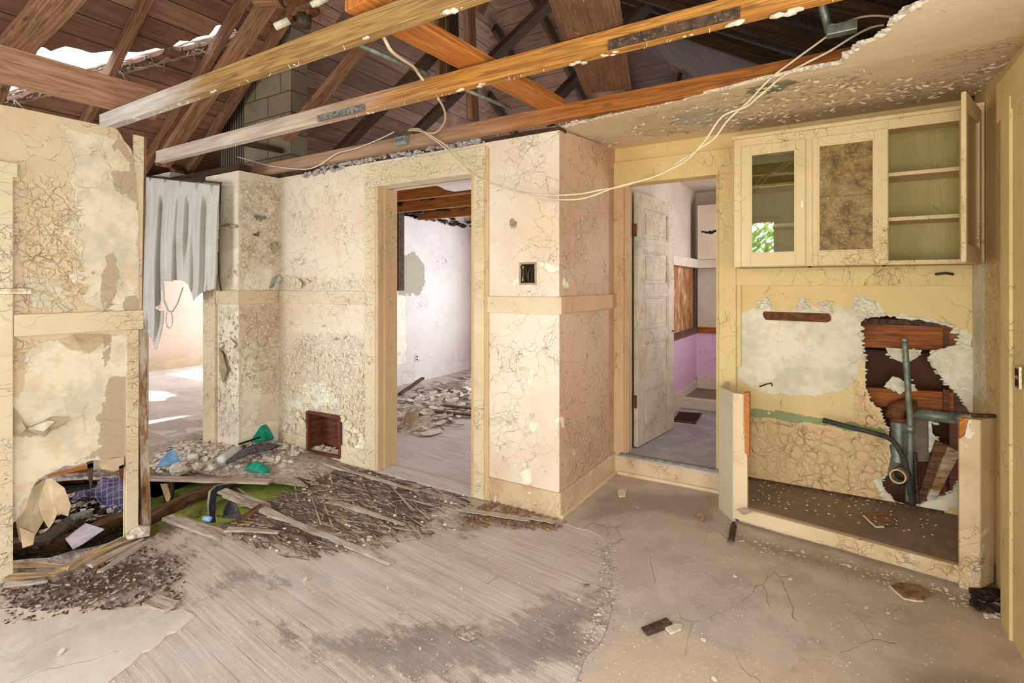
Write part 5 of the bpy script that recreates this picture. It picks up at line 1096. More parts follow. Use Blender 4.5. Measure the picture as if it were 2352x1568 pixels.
for dx0, dx1, dz0, dz1 in ((-w2-.012,-w2,-h2-.012,h2+.012),(w2,w2+.012,-h2-.012,h2+.012),(-w2,w2,h2,h2+.012),(-w2,w2,-h2-.012,-h2)): m.box(p+Vector((dx0,-.008,dz0)), p+Vector((dx1,.001,dz1)))
m.obj('rim', M['paper_g'], t_, bevel=.002)
MB().box(p+Vector((-w2,-.0015,-h2)), p+Vector((w2,-.0005,h2))).obj('recess', M['black'], t_)
m = MB()
for k in range(7):
    x = random.uniform(-.035,.035); m.tube([p+Vector((x,-.002,-h2+.01)), p+Vector((x+random.uniform(-.02,.02),-.014,0)), p+Vector((x+random.uniform(-.03,.03),-.004,h2-.012))], .0045, 6)
m.obj('wires', M['iron'], t_, smooth=True); MB().box(p+Vector((-.042,-.006,-.05)), p+Vector((-.03,-.0015,.05))).obj('bracket', M['metal_br'], t_)
p = atX(28, 669, WL+.034); tag(MB().box(p+Vector((-.004,-.085,-.016)), p+Vector((.004,.075,.016))).obj('strike_plate', M['metal_br'], bevel=.002), 'worn metal strike plate on the casing at the left edge', 'plate')
p = atX(2340, 866, WR-.062); t_ = thing('door_strike', p, 'dark rusty latch keeper on the right hand door casing', 'latch')
MB().box(p+Vector((-.006,-.03,-.045)), p+Vector((.004,.03,.045))).obj('keeper_plate', M['metal_br'], t_, bevel=.002)
for dz in (.02,-.022): MB().box(p+Vector((-.008,-.018,dz-.014)), p+Vector((-.004,.018,dz+.014))).obj('slot', M['black'], t_)

# weathered stud exposed at the end of the left partition
tag(MB().beam(atX(330,1228,WL-.055), atX(316,756,WL-.055), .05, .085, (1,0,0), jag=.003).obj('exposed_stud', M['stud']), 'weathered rotten stud standing at the end of the left partition', 'post')
tag(MB().beam(atX(303,1235,WL-.06), atX(326,316,WL-.06), .035, .05, (1,0,0)).obj('wall_stud', M['rafter']), 'hidden stud behind the edge strip of the left partition', 'post')

# ---- curtain
CP = [(316,404),(504,404),(504,500),(500,560),(497,660),(484,664),(466,668),(450,682),(444,692),(438,672),(430,652),(422,644),(405,640),(388,645),(374,645),(368,668),(366,700),(352,706),(362,712),(374,714),(374,740),(370,770),(362,800),(355,802),(348,778),(340,770),(333,756),(326,716),(316,716)]
def cfn(u, v):
    x = 316+188*u; y = 404+400*v; pin = sum(math.exp(-((x-c)/5.)**2) for c in (340,374,410,447,481))
    top = max(0, 1-v/.11); low = min(1, v/.15)
    d = -.035*pin*top + .030*math.sin((x-330)/5.6+1.2*math.sin(v*3))*low*(.5+.5*v) + .014*math.sin(x/3.1+v*6)*low - .03*math.exp(-((x-(430+60*(v-.5)))/16.)**2)*min(1, v*1.5)
    y2 = y+ (22*u*max(0, 1-v*1.4)); return atY(x+3*math.sin(v*9+u*4)*v, y2, WH-.115+d)
kc = [(x, y) for x, y in CP]
def ckeep(u, v): return bool(inpoly(np.array([316+188*u]), np.array([404+400*v]), kc)[0])
ct = thing('curtain', atY(410, 404, WH-.1), 'torn pale pleated curtain hanging over the hall opening', 'curtain')
MB().sheet(cfn, 110, 150, .0025, ckeep).obj('cloth', M['curtain'], ct, smooth=True)
def ribbon(pts, w_, mat, parent, name, n=10):
    P = []; 
    for i in range(len(pts)-1):
        for k in range(n): P.append(Vector(pts[i]).lerp(Vector(pts[i+1]), k/n))
    P.append(Vector(pts[-1])); m = MB().tube(P, w_, 8, flat=.35); return m.obj(name, M[mat], parent, smooth=True)
ribbon([atY(374,650,WH-.12), atY(376,690,WH-.13), atY(386,714,WH-.14), atY(396,716,WH-.14), atY(408,696,WH-.13), atY(420,660,WH-.12)], .010, 'curtain', ct, 'torn_strip')
ribbon([atY(383,716,WH-.13), atY(381,734,WH-.13), atY(384,750,WH-.13), atY(390,754,WH-.13), atY(396,744,WH-.13), atY(396,728,WH-.13), atY(393,716,WH-.13)], .006, 'curtain', ct, 'torn_loop')
tag(MB().tube([atY(316,404,WH-.10)+Vector((-.1,0,.02)), atY(505,426,WH-.10)+Vector((.02,0,.02))], .008, 8).obj('curtain_rod', M['iron'], smooth=True), 'thin dark rod above the torn curtain', 'rod')
tag(MB().tube([atY(507,420,WH-.06), atY(502,560,WH-.05), atY(503,640,WH-.04), atY(508,668,WH-.03)], .006, 6).obj('hanging_cord', M['iron'], smooth=True), 'dark cord hanging along the right side of the curtain', 'cord')
#__PART5__
pcol = {k: plain('flake_'+k, c, c2, .7, scale=20, bump=.1) for k, c, c2 in (('cream', (224,206,174), (212,190,154)), ('tan', (206,180,144), (192,164,126)), ('ochre', (208,184,142), (196,170,126)))}
M['fk_c'], M['fk_t'], M['fk_o'] = pcol['cream'], pcol['tan'], pcol['ochre']
# ================================================================== CRAWL SPACE, RUBBLE AND LITTER
Z3 = lambda x, y, z=0.: atZ(x, y, z)
m = MB()
for a, b in (((-6.3,-.6),(-6.3,3.4)), ((-6.3,3.4),(-1.6,3.4)), ((-1.6,3.4),(-1.6,-.6)), ((-1.6,-.6),(-6.3,-.6))):
    m.add([(a[0],a[1],-.62),(b[0],b[1],-.62),(b[0],b[1],-.035),(a[0],a[1],-.035)], [(0,1,2,3)], [[(0,0)]*4])
m.obj('wall_crawl_space', M['dirt'], kind='structure')
def panel(name, px, z, th, mat, label, cat, zz=None):
    pts = [Z3(x, y, z if zz is None else zz[i]) for i, (x, y) in enumerate(px)]; n = (pts[1]-pts[0]).cross(pts[2]-pts[0]).normalized()
    if n.z > 0: n = -n
    return tag(MB().prism(pts, n, th).obj(name, M[mat] if isinstance(mat, str) else mat), label, cat)
panel('green_board', [(540,1160),(720,1150),(740,1050),(600,1060),(540,1080)], -.13, .015, 'green_wall', 'yellow-green painted panel lying down in the floor hole under the grey board', 'panel')
panel('green_board', [(340,1290),(450,1225),(610,1170),(560,1100),(440,1110),(340,1150)], -.17, .015, 'green_wall', 'yellow-green painted panel deep in the floor hole beside the rotten stud', 'panel')
def log(pts, r, label, mat='log', name='rotten_joist'):
    P = [Vector(p) for p in pts]; o = MB()
    for i in range(len(P)-1): o.beam(P[i], P[i+1]+(P[i+1]-P[i])*.02, r*2, r*2.3, jag=.008)
    return tag(o.obj(name, M[mat]), label, 'timber')
log([Z3(300,1215,-.09), Z3(420,1150,-.07), Z3(520,1115,-.07), Z3(560,1100,-.07)], .035, 'rotten brown floor joist crossing the hole left of the grey board')
log([Z3(640,1085,-.06), Z3(680,1058,-.04), Z3(722,1050,-.05)], .045, 'rotten end of a floor joist emerging right of the green bag')
log([Z3(20,1262,-.08), Z3(160,1246,-.08), Z3(305,1188,-.08)], .045, 'long dark rotten joist under the torn foot of the left partition')
log([Z3(90,1102,-.05), Z3(200,1092,-.04), Z3(296,1090,-.04)], .035, 'reddish joist at the back of the gap under the left partition', 'redwood')
log([Z3(385,1170,-.2), Z3(392,1100,-.03)], .03, 'short upright rotten stub in the floor hole', 'rot')
def plank(name, p0, p1, w_, z0, z1, mat, label, cat='board', th=.016, jg=.002, taper=1., tilt=(0,0,1)):
    return tag(MB().beam(Z3(*p0, z0), Z3(*p1, z1), w_, th, tilt, taper, jag=jg).obj(name, M[mat]), label, cat)
plank('loose_board', (335,1098), (622,1106), .075, .035, .045, 'splint', 'dusty grey board lying across the floor hole from the stud to the rubble')
plank('broken_floorboard', (520,1136), (900,1292), .06, .012, .012, 'splint', 'long loose grey floorboard slanting right from the hole', jg=.004, taper=.6)
plank('broken_floorboard', (700,1050), (960,1128), .045, .02, .012, 'splint', 'narrow dark edged floorboard slanting below the return box', jg=.005, taper=.5)
plank('broken_floorboard', (510,1128), (640,1168), .07, .02, -.01, 'splint', 'split floorboard end bridging the hole beside the black strap', jg=.006, taper=.7)
plank('broken_floorboard', (520,1215), (640,1222), .05, .02, .01, 'splint', 'short broken board at the near rim of the floor hole', jg=.005, taper=.5)
plank('broken_floorboard', (545,1200), (600,1160), .05, .0, .03, 'log', 'reddish rotten board stub tilted up at the hole rim', jg=.006, taper=.6)
plank('broken_floorboard', (385,1186), (520,1232), .08, .010, .006, 'splint', 'frayed floorboard end at the left rim of the hole', jg=.004)
plank('broken_floorboard', (760,1150), (930,1205), .045, .012, .01, 'splint', 'grey splintered board amid the wood litter before the doorway', jg=.005, taper=.4)
plank('broken_floorboard', (395,1395), (345,1378), .075, .014, .012, 'splint', 'loose square floorboard end in front of the partition stud', jg=.001)
for k, (a, b, w_, lb) in enumerate((((14,1296),(150,1300),.05,'pale split sill timber at the foot of the casing'), ((20,1325),(135,1318),.05,'lower pale split timber at the left edge'), ((120,1318),(300,1240),.035,'long pale splinter below the torn partition'), ((150,1305),(282,1232),.028,'thin pale splinter lying on the other partition splinters'), ((205,1300),(330,1236),.04,'greyish splinter nearest the foot of the stud'), ((230,1312),(345,1240),.03,'outermost greyish splinter at the stud foot'), ((10,1345),(110,1335),.035,'dusty splinter on the floor at the far left'))):
    tag(MB().beam(Z3(*a, .02+.006*k), Z3(*b, .025), w_, .018, jag=.006, taper=.5).obj('splintered_timber', M['splint_y'] if k < 4 else M['splint']), lb, 'wood')
tag(MB().rock(Z3(318,1222,.03), .05, (1.4,1,.7)).rock(Z3(302,1232,.03), .03, (1.4,1,.7)).obj('plaster_lump', M['plaster']), 'pale plaster lump at the foot of the rotten stud', 'plaster')
# rubble bank against the far wall
def bank(cx, cy, rx, ry, h, ang=0.):
    ca, sa = math.cos(ang), math.sin(ang)
    def f(u, v):
        x, y = (u-.5)*2, (v-.5)*2; r = min(1, math.hypot(x, y)); z = h*(1-r*r)**1.2
        px_, py_ = x*rx, y*ry; X, Y = cx+px_*ca-py_*sa, cy+px_*sa+py_*ca
        z += (.018*mnoise.noise(Vector((X*11, Y*11, 1)))+.010*mnoise.noise(Vector((X*30, Y*30, 4))))*(1-r*.7); return (X, Y, z)
    return f
M['rubble'] = plain('plaster_rubble', (196,184,170), (146,128,112), .95, scale=34, bump=1, spots=(84,64,50))
m = MB(); c_ = Z3(540,1052); m.sheet(bank(c_.x, c_.y+.05, 1.0, .42, .085, .25), 60, 30, .004)
def bankz(p, cx=None):
    f = 0; dx, dy = p.x-c_.x, p.y-c_.y-.05; ca, sa = math.cos(.25), math.sin(.25); x, y = (dx*ca+dy*sa)/1.0, (-dx*sa+dy*ca)/.42; r = min(1, math.hypot(x, y)); return .085*(1-r*r)**1.2
tag(m.obj('rubble_heap', M['rubble'], smooth=False), 'bank of plaster rubble and dust between the floor hole and the far wall', 'rubble', kind='stuff')
def scatter(n, poly, mk, z=0., seed=1, dens=None):
    r = random.Random(seed); xs = [p[0] for p in poly]; ys = [p[1] for p in poly]; out = 0; tries = 0
    P = [(lambda q: (q.x, q.y))(Z3(x, y)) for x, y in poly]; X0, X1 = min(p[0] for p in P), max(p[0] for p in P); Y0, Y1 = min(p[1] for p in P), max(p[1] for p in P)
    H = hole
    while out < n and tries < n*30:
        tries += 1; x, y = r.uniform(X0, X1), r.uniform(Y0, Y1)
        if not inpoly(np.array([x]), np.array([y]), P)[0]: continue
        if z == 0. and inpoly(np.array([x]), np.array([y]), H)[0]: continue
        out += 1; mk(Vector((x, y, z)), r)
heap_px = [(345,1085),(640,1085),(700,1060),(700,1000),(640,985),(560,990),(480,1005),(400,1030),(345,1060)]
m = MB(); scatter(520, heap_px, lambda p, r: m.rock(p+Vector((0,0,bankz(p))), r.uniform(.008,.03), (1.2,1,.6)), 0, 3); tag(m.obj('plaster_rubble', M['plaster']), 'loose broken plaster pieces on the rubble bank', 'rubble', kind='stuff')
m = MB(); scatter(200, heap_px, lambda p, r: m.chip(p+Vector((0,0,bankz(p)+.012)), (r.uniform(-.7,.7), r.uniform(-.7,.3), 1), (r.uniform(-1,1),1,0), r.uniform(.02,.09), r.uniform(.02,.06), .004), 0, 4); tag(m.obj('plaster_shards', M['chip']), 'flat pale plaster shards on the rubble bank', 'rubble', kind='stuff')
for k, (x, y, s_) in enumerate(((410,1078,.06),(452,1070,.035),(486,1072,.03),(650,1035,.045),(672,1040,.03))):
    tag(MB().rock(Z3(x, y, .05), s_, (1.2,1,.8), 2).obj('plaster_lump', M['plaster']), 'pale plaster lump on the rubble, %s' % ('largest one below the blue plastic', 'second from the left beside the grey board', 'small one left of the white bottle', 'right of the dark foam cushion', 'near the return box')[k], 'plaster')
# wood fibre litter in the rotted patch
dv = Vector((-math.cos(math.radians(7)), math.sin(math.radians(7)), 0))
lit_px = [(540,1200),(620,1150),(720,1070),(900,1080),(1080,1130),(1100,1200),(900,1260),(700,1290),(560,1260)]
def sliver(mm, p, r, L0=.03, L1=.16, wd=.006, up=.012):
    a = r.gauss(0, .35); d = Vector((dv.x*math.cos(a)-dv.y*math.sin(a), dv.x*math.sin(a)+dv.y*math.cos(a), 0)); L = r.uniform(L0, L1)
    mm.beam(p+Vector((0,0,r.uniform(.002,up))), p+d*L+Vector((0,0,r.uniform(.002,up))), r.uniform(.002,wd), r.uniform(.001,.004), taper=.3)
for nm, n_, mt, sd in (('wood_splinters', 420, 'splint', 11), ('wood_splinters', 480, 'log', 12), ('wood_splinters', 150, 'splint_y', 13)):
    m = MB(); scatter(n_, lit_px, lambda p, r: sliver(m, p, r), 0, sd); tag(m.obj(nm, M[mt]), {'splint':'pale grey wood splinters littering the rotted floor before the doorway','log':'dark brown rotten wood fibres littering the floor before the doorway','splint_y':'yellowish slivers littering the floor before the doorway'}[mt], 'splinters', kind='stuff')
left_px = [(0,1345),(120,1335),(260,1290),(330,1250),(430,1300),(420,1390),(300,1395),(0,1440)]
m = MB(); scatter(420, left_px, lambda p, r: m.chip(p+Vector((0,0,.006)), (r.uniform(-.4,.4), r.uniform(-.5,.2), 1), (r.uniform(-1,1),1,0), r.uniform(.006,.036), r.uniform(.006,.022), .003), 0, 15); tag(m.obj('bark_litter', M['rot']), 'dark rotten wood flakes in front of the left partition', 'litter', kind='stuff')
m = MB(); scatter(300, left_px, lambda p, r: m.chip(p+Vector((0,0,.007)), (r.uniform(-.3,.3), r.uniform(-.4,.2), 1), (r.uniform(-1,1),1,0), r.uniform(.006,.036), r.uniform(.006,.02), .002), 0, 16); tag(m.obj('plaster_flakes', M['rubble']), 'grey plaster flakes mixed with the rotten wood before the left partition', 'litter', kind='stuff')
m = MB(); scatter(160, lit_px, lambda p, r: m.rock(p+Vector((0,0,.004)), r.uniform(.004,.013), (1.2,1,.6)), 0, 17); tag(m.obj('plaster_crumbs', M['chip']), 'small white plaster crumbs among the wood splinters', 'litter', kind='stuff')
m = MB(); scatter(26, lit_px, lambda p, r: sliver(m, p, r, .18, .6, .035, .014), 0, 71); tag(m.obj('wood_splinters', M['splint']), 'long split strips of grey floorboard lying among the wood litter', 'splinters', kind='stuff')
m = MB(); scatter(30, lit_px, lambda p, r: sliver(m, p, r, .12, .4, .03, .010), 0, 72); tag(m.obj('wood_splinters', M['rot']), 'long dark rotten strips among the wood litter', 'splinters', kind='stuff')
# fine crumbs all over the floor
m = MB(); scatter(1000, [(0,1400),(560,1280),(1100,1160),(1640,1120),(1680,1230),(2240,1370),(2340,1480),(2352,1600),(0,1600)], lambda p, r: m.chip(p+Vector((0,0,.0075)), (r.uniform(-.3,.3), r.uniform(-.3,.3), 1), (r.uniform(-1,1),1,0), r.uniform(.003,.008)*(2.4 if r.random() < .04 else 1), r.uniform(.003,.007), .0015, 6), 0, 18)
tag(m.obj('paint_crumbs', M['chip']), 'fine pale paint crumbs sprinkled over the whole kitchen floor', 'litter', kind='stuff')
m = MB(); scatter(260, [(1360,1230),(1420,1250),(1426,1400),(1400,1480),(1340,1568),(1290,1568),(1360,1440),(1380,1300)], lambda p, r: m.rock(p+Vector((0,0,.004)), r.uniform(.003,.010), (1.2,1,.6)), 0, 19)
tag(m.obj('grit', M['rubble']), 'grey grit gathered along the torn edge of the linoleum', 'litter', kind='stuff')
m = MB(); scatter(300, [(1060,1190),(1130,1150),(1300,1200),(1280,1222),(1180,1215),(1060,1210)], lambda p, r: m.chip(p+Vector((0,0,.006)), (r.uniform(-.5,.5), r.uniform(-.9,.1), 1), (r.uniform(-1,1),1,0), r.uniform(.01,.05), r.uniform(.01,.03), .003), 0, 20)
tag(m.obj('torn_linoleum_bits', M['chip_b']), 'curled brown linoleum bits along the foot of the column', 'litter', kind='stuff')
m = MB(); scatter(260, [(1690,1225),(1850,1265),(2050,1310),(2230,1370),(2290,1400),(2280,1420),(2040,1350),(1800,1290),(1690,1250)], lambda p, r: m.rock(p+Vector((0,0,.004)), r.uniform(.002,.008), (1.2,1,.7)), 0, 22)
tag(m.obj('plaster_crumbs', M['plaster']), 'whitish plaster crumbs along the toe of the sink base', 'litter', kind='stuff')
m = MB(); r_ = random.Random(5)
for k in range(90): x = r_.uniform(-.45,.5); y = r_.uniform(3.62,4.0); m.chip((x, y, .118+.035*(y-3.4)/.65), (r_.uniform(-.3,.3), r_.uniform(-.3,.3), 1), (r_.uniform(-1,1),1,0), r_.uniform(.005,.018), r_.uniform(.004,.012), .003)
tag(m.obj('plaster_flakes', M['chip']), 'pale flakes scattered inside the gutted sink base', 'litter', kind='stuff')
# curled linoleum slabs at the column foot
for k, (x0, y0, x1, y1) in enumerate(((1048,1178,1090,1188),(1088,1186,1150,1196),(1150,1196,1215,1206),(1212,1200,1272,1210))):
    a, b = Z3(x0, y0, .010), Z3(x1, y1, .010); d = b-a; n_ = Vector((-d.y, d.x, 0)).normalized()
    tag(MB().sheet(lambda u, v: a+d*u+n_*(.10*v)+Vector((0,0,.022*(1-v)**2+.006*mnoise.noise(Vector((u*4+k, v*3, 2))))), 14, 6, .003).obj('curled_linoleum', M['lino']), 'curled grey linoleum flap at the column foot, %s' % ('farthest left', 'second from the left', 'third from the left', 'nearest the column corner')[k], 'linoleum')
# separate shards that catch the eye
def shard(px, z, th, face, label, name='plaster_shard', cat='shard', tiltz=None):
    pts = [Z3(x, y, z+(tiltz[i] if tiltz else 0)) for i, (x, y) in enumerate(px)]
    return tag(MB().prism(pts, (0,0,1), th).obj(name, M[face]), label, cat)
t_ = shard([(2046,1346),(2075,1374),(2118,1378),(2142,1366),(2112,1346),(2070,1340)], .008, .007, 'chip_b', 'large brown faced plasterboard shard on the floor before the sink base')
m = MB(); pp = [Z3(2044,1346,.006), Z3(2060,1362,.006), Z3(2078,1376,.006), Z3(2100,1380,.006), Z3(2120,1381,.006)]; m.tube(pp, .006, 6); m.obj('broken_edge', M['chip'], t_)
t_ = shard([(1984,1182),(2010,1208),(2046,1206),(2070,1196),(2050,1184),(2010,1178)], .125, .008, 'chip_b', 'brown plaster shard with a white edge inside the sink base')
m = MB(); pp = [Z3(1984,1184,.13), Z3(1998,1198,.13), Z3(2012,1210,.13), Z3(2030,1210,.13)]; m.tube(pp, .006, 6); m.obj('broken_edge', M['chip'], t_)
shard([(1046,1456),(1062,1440),(1084,1436),(1102,1450),(1100,1462),(1076,1474),(1052,1464)], .004, .008, 'rubble', 'pinkish white paint chip on the worn boards in the foreground')
shard([(1594,1190),(1606,1180),(1618,1186),(1616,1200)], .008, .006, 'chip_b', 'tan paper scrap standing before the washroom step', tiltz=[0,.03,.03,0])
shard([(1418,1130),(1430,1122),(1440,1128),(1436,1140),(1422,1142)], .008, .008, 'chip', 'pale crumpled chip near the column side')
shard([(1528,1446),(1546,1436),(1566,1438),(1564,1448),(1540,1458)], .008, .010, 'chip', 'cream plaster chip beside the brown bark piece')
tag(MB().beam(Z3(1480,1450,.018), Z3(1540,1428,.018), .035, .02, jag=.006).obj('bark_piece', M['rot']), 'crumbly dark bark piece in the foreground', 'bark')
tag(MB().sheet(lambda u, v: Z3(1672+14*u+6*v, 1246-38*v, .01)+Vector((0,0,.03*math.sin(3.1*u))), 5, 8, .002).obj('curled_flake', M['rot']), 'dark curled flake under the corner of the sink base', 'flake')
shard([(1690,1170),(1712,1166),(1730,1176),(1708,1184)], .13, .004, 'chip', 'cream flake in the left front corner of the sink base')
for k, (x, y, w_) in enumerate(((1060,1352,10),(1348,1345,22),(1372,1360,16),(1330,1378,14),(1640,1560,16),(1616,1470,14),(1815,1330,12),(1688,1324,12),(2172,1352,14),(1950,1300,14),(1990,1396,12),(2040,1408,10),(140,1498,24),(965,1490,8),(890,1350,8),(700,1330,20))):
    loc = ('by the linoleum edge','in the foreground','beside the sink base','on the pale linoleum')
    tag(MB().chip(Z3(x, y, .009), (random.uniform(-.2,.2),-.2,1), (random.uniform(-1,1),1,0), w_*.0019, w_*.0012, .004, 8).obj('paint_flake', M['chip'] if k != 1 and k != 2 else M['chip_b']), ['small pale flake on the worn boards, right of centre','longest tan flake near the torn linoleum edge','second tan flake near the torn linoleum edge','lowest of three flakes near the torn linoleum edge','pale flake at the bottom edge below the kitchen doorway','pale flake on the linoleum left of the floor cracks','pale flake on the floor in front of the sink sill','square pale flake left of the sink sill','white flake right of the brown plasterboard shard','white flake near the sink base toe','small pale flake below the plasterboard shard','tiny pale flake in the right foreground','bluish white flake on the pale linoleum at left','tiny flake at the bottom centre','small flake below the wood litter','grey flake beside the floor crack at left'][k], 'flake')
# ---- things in the rubble
def lump(fn, nu, nv, th, mat, name, label, cat): return tag(MB().sheet(fn, nu, nv, th).obj(name, M[mat], smooth=True), label, cat)
def bagf(p0, rx, ry, h, sd):
    def f(u, v):
        a, r = u*6.2832, v; k = 1+.22*mnoise.noise(Vector((math.cos(a)*1.3, math.sin(a)*1.3, sd))); x, y = math.cos(a)*rx*r*k, math.sin(a)*ry*r*k
        z = h*(1-r**2.2)+.025*mnoise.noise(Vector((x*22, y*22, sd)))*(1-r*.5); return (p0.x+x, p0.y+y, p0.z+max(z, -.01))
    return f
lump(bagf(atZ(592, 1006, .10), .17, .12, .17, 3.), 36, 14, .003, 'green_pl', 'plastic_bag', 'crumpled teal green plastic bag at the wall corner', 'bag')
lump(bagf(atZ(592, 1076, .04), .15, .06, .05, 8.), 36, 12, .003, 'green_pl', 'plastic_bag', 'flattened teal green plastic scrap in front of the dark foam', 'bag')
a, b = atZ(505, 1058, .10), atZ(556, 1028, .13); d = (b-a)
t_ = thing('plastic_bottle', a, 'white plastic bottle lying on the rubble beside the green bag', 'bottle')
MB().tube([a+d*t for t in (0,.03,.1,.7,.82,.9,1.0)], [.02,.034,.036,.036,.030,.016,.014], 18).obj('body', M['white_pl'], t_, smooth=True); MB().tube([a+d*1.0, a+d*1.12], .017, 14).obj('cap', M['iron'], t_, smooth=True)
p0 = atZ(583, 1052, .08); q0 = atZ(530, 1066, .06); q1 = atZ(634, 1030, .10); d = q1-q0
tag(MB().sheet(lambda u, v: q0+d*u+Vector((-.02,.05,0))*(v-.5)*1.6+Vector((0,0,.075*math.sin(math.pi*min(1,max(0,u*.9+.08)))*(.35+math.sin(math.pi*v)*.65)+.008*mnoise.noise(Vector((u*8,v*5,0))))), 26, 8, .025).obj('foam_cushion', M['darkfoam'], smooth=True), 'curved dark grey foam cushion lying across the rubble', 'cushion')
tag(MB().beam(atZ(548,1020,.16), atZ(598,1004,.20), .022, .012, jag=.001).obj('plastic_strip', M['black']), 'black plastic strip draped over the green bag', 'strip')
tag(MB().beam(atZ(592,982,.17), atZ(624,984,.17), .020, .012).obj('plastic_strip', M['black']), 'short black strip behind the top of the green bag', 'strip')
t_ = thing('blue_scoop', atZ(395, 1070, .04), 'light blue pointed plastic piece standing in the rubble', 'plastic')
MB().sheet(lambda u, v: atZ(362,1074,.05).lerp(atZ(420,1068,.05), u)+Vector((0,.02*math.sin(3.14*u),0))+Vector((0,0,(.13*math.sin(3.14*min(1,u*.85+.12))**1.5)*v)), 16, 8, .003).obj('shell', M['blue_pl'], t_, smooth=True)
a, b = atZ(432, 1052, .06), atZ(456, 1047, .07); t_ = thing('crushed_can', a, 'small crushed metal can on the rubble near the doorway', 'can')
MB().tube([a, a.lerp(b,.3), a.lerp(b,.7), b], [.030,.033,.026,.032], 14).obj('body', M['white_pl'], t_, smooth=True); MB().tube([a+(a-b)*.02, a], .022, 12).obj('lid', M['iron'], t_)
tag(MB().tube([atZ(655,1012,.02), atZ(656,1012,.075)], [.026,.022], 12).obj('small_jar', M['pvc'], smooth=True), 'tiny yellowish jar near the wall corner', 'jar')
for k, (x, y) in enumerate(((636,998),(650,990),(668,1020),(684,1010))):
    tag(MB().sheet(lambda u, v: atZ(x,y,.02)+Vector((.03*u, .02*math.sin(u*3), .10*v+.0))+Vector((0,-.02*v*v,0)), 5, 7, .003).obj('standing_shard', M['chip']), 'pale shard leaning at the wall corner, %s' % ('tallest left one', 'second one', 'third one', 'closest to the return box')[k], 'shard')
# black strap and cloth over the near rim
def strip(pts, w_, mat, name, label, cat, th=.004):
    P = [Vector(p) for p in pts]
    def f(u, v):
        s_ = u*(len(P)-1); i = min(len(P)-2, int(s_)); t = s_-i; p = P[i].lerp(P[i+1], t); return p+Vector((.85,.5,0)).normalized()*(w_*(v-.5))
    return tag(MB().sheet(f, 6*(len(P)-1), 4, th).obj(name, M[mat], smooth=True), label, cat)
strip([Z3(560,1110,.0), Z3(530,1112,.045), Z3(505,1118,.04), Z3(490,1140,-.03), Z3(487,1180,-.10), Z3(488,1200,-.15)], .045, 'black_cl', 'cloth_strip', 'dark blue-black cloth strip hanging into the floor hole', 'cloth')
strip([Z3(520,1112,.05), Z3(496,1115,.05), Z3(482,1128,.02), Z3(478,1160,-.06), Z3(480,1195,-.12)], .016, 'galv_g', 'webbing_strap', 'thin grey-green strap beside the dark cloth in the hole', 'strap')
tag(MB().sheet(lambda u, v: Z3(512+44*u, 1190-40*v*math.sin(3.14*min(1,u*.8+.15)), -.10+.06*v), 10, 8, .004).obj('grey_cloth', M['darkfoam'], smooth=True), 'grey cone shaped cloth lump in the hole beside the black strip', 'cloth')
tag(MB().tube([Z3(468,1190,.02), Z3(484,1192,.02)], .016, 12).obj('bottle_cap', M['blue_pl'], smooth=True), 'little blue bottle cap at the rim of the floor hole', 'cap')
tag(MB().prism([Z3(368,1112,-.02), Z3(384,1112,-.02), Z3(392,1140,-.04), Z3(388,1152,-.05), Z3(382,1152,-.05)], (0,0,1), .004).obj('paper_scrap', M['pvc']), 'yellowish pointed paper scrap in the hole beside the stud', 'paper')
# under the left partition
def plaid(u, v):
    p = Z3(165+190*u, 1172-62*v, -.045); return p+Vector((0,0,.07*math.sin(3.14*u)*math.sin(3.14*v)+.03*math.sin(9*u+4*v)+.022*math.sin(17*v-6*u)+.03*mnoise.noise(Vector((u*9,v*7,3)))))
tag(MB().sheet(plaid, 60, 26, .006, lambda u, v: ((u-.5)/.5)**2+((v-.5)/.5)**2 < .8+.5*mnoise.noise(Vector((u*5,v*5,0)))).obj('plaid_cloth', M['plaid'], smooth=True), 'crumpled purple plaid cloth under the torn partition', 'cloth')
tag(MB().beam(Z3(92,1248,-.02), Z3(176,1188,.0), .10, .03, (0,0,1)).obj('cassette_box', M['iron'], bevel=.004), 'flat dark brown box lying under the torn partition', 'box')
tag(MB().box(Z3(160,1192,.0), Z3(160,1192,.0)+Vector((.07,.10,.03))).obj('metal_buckle', M['galv'], bevel=.004), 'small shiny metal part on the dark flat box', 'metal')
tag(MB().prism([Z3(150,1238,-.03), Z3(196,1202,-.02), Z3(240,1216,-.02), Z3(190,1250,-.03), Z3(168,1262,-.03)], (0,0,1), .004).obj('paper_sheet', M['paper']), 'torn white paper sheet lying under the partition', 'paper')
tag(MB().prism([Z3(184,1170,-.02), Z3(196,1168,-.02), Z3(206,1188,-.02), Z3(186,1188,-.02)], (0,0,1), .004).obj('paper_scrap', M['paper']), 'small white paper scrap above the torn white sheet', 'paper')
u_px = [(30,1245),(300,1180),(300,1110),(100,1120),(60,1190)]
m = MB(); scatter(260, u_px, lambda p, r: m.rock(p+Vector((0,0,r.uniform(-.02,.01))), r.uniform(.01,.035), (1.3,1,.5)), -.075, 31); tag(m.obj('dirt_clods', M['dirt']), 'dark dirt and rubble in the gap under the left partition', 'rubble', kind='stuff')
m = MB(); scatter(90, u_px, lambda p, r: m.chip(p+Vector((0,0,.03)), (r.uniform(-.5,.5), r.uniform(-.7,.2), 1), (1,r.uniform(-1,1),0), r.uniform(.02,.07), r.uniform(.02,.05), .004), -.07, 32); tag(m.obj('plaster_shards', M['rubble']), 'pale plaster shards in the gap under the left partition', 'rubble', kind='stuff')
panel('dirt_shelf', [(10,1300),(330,1225),(345,1085),(10,1080)], -.10, .03, 'dirt', 'earth ledge below the left partition', 'earth')
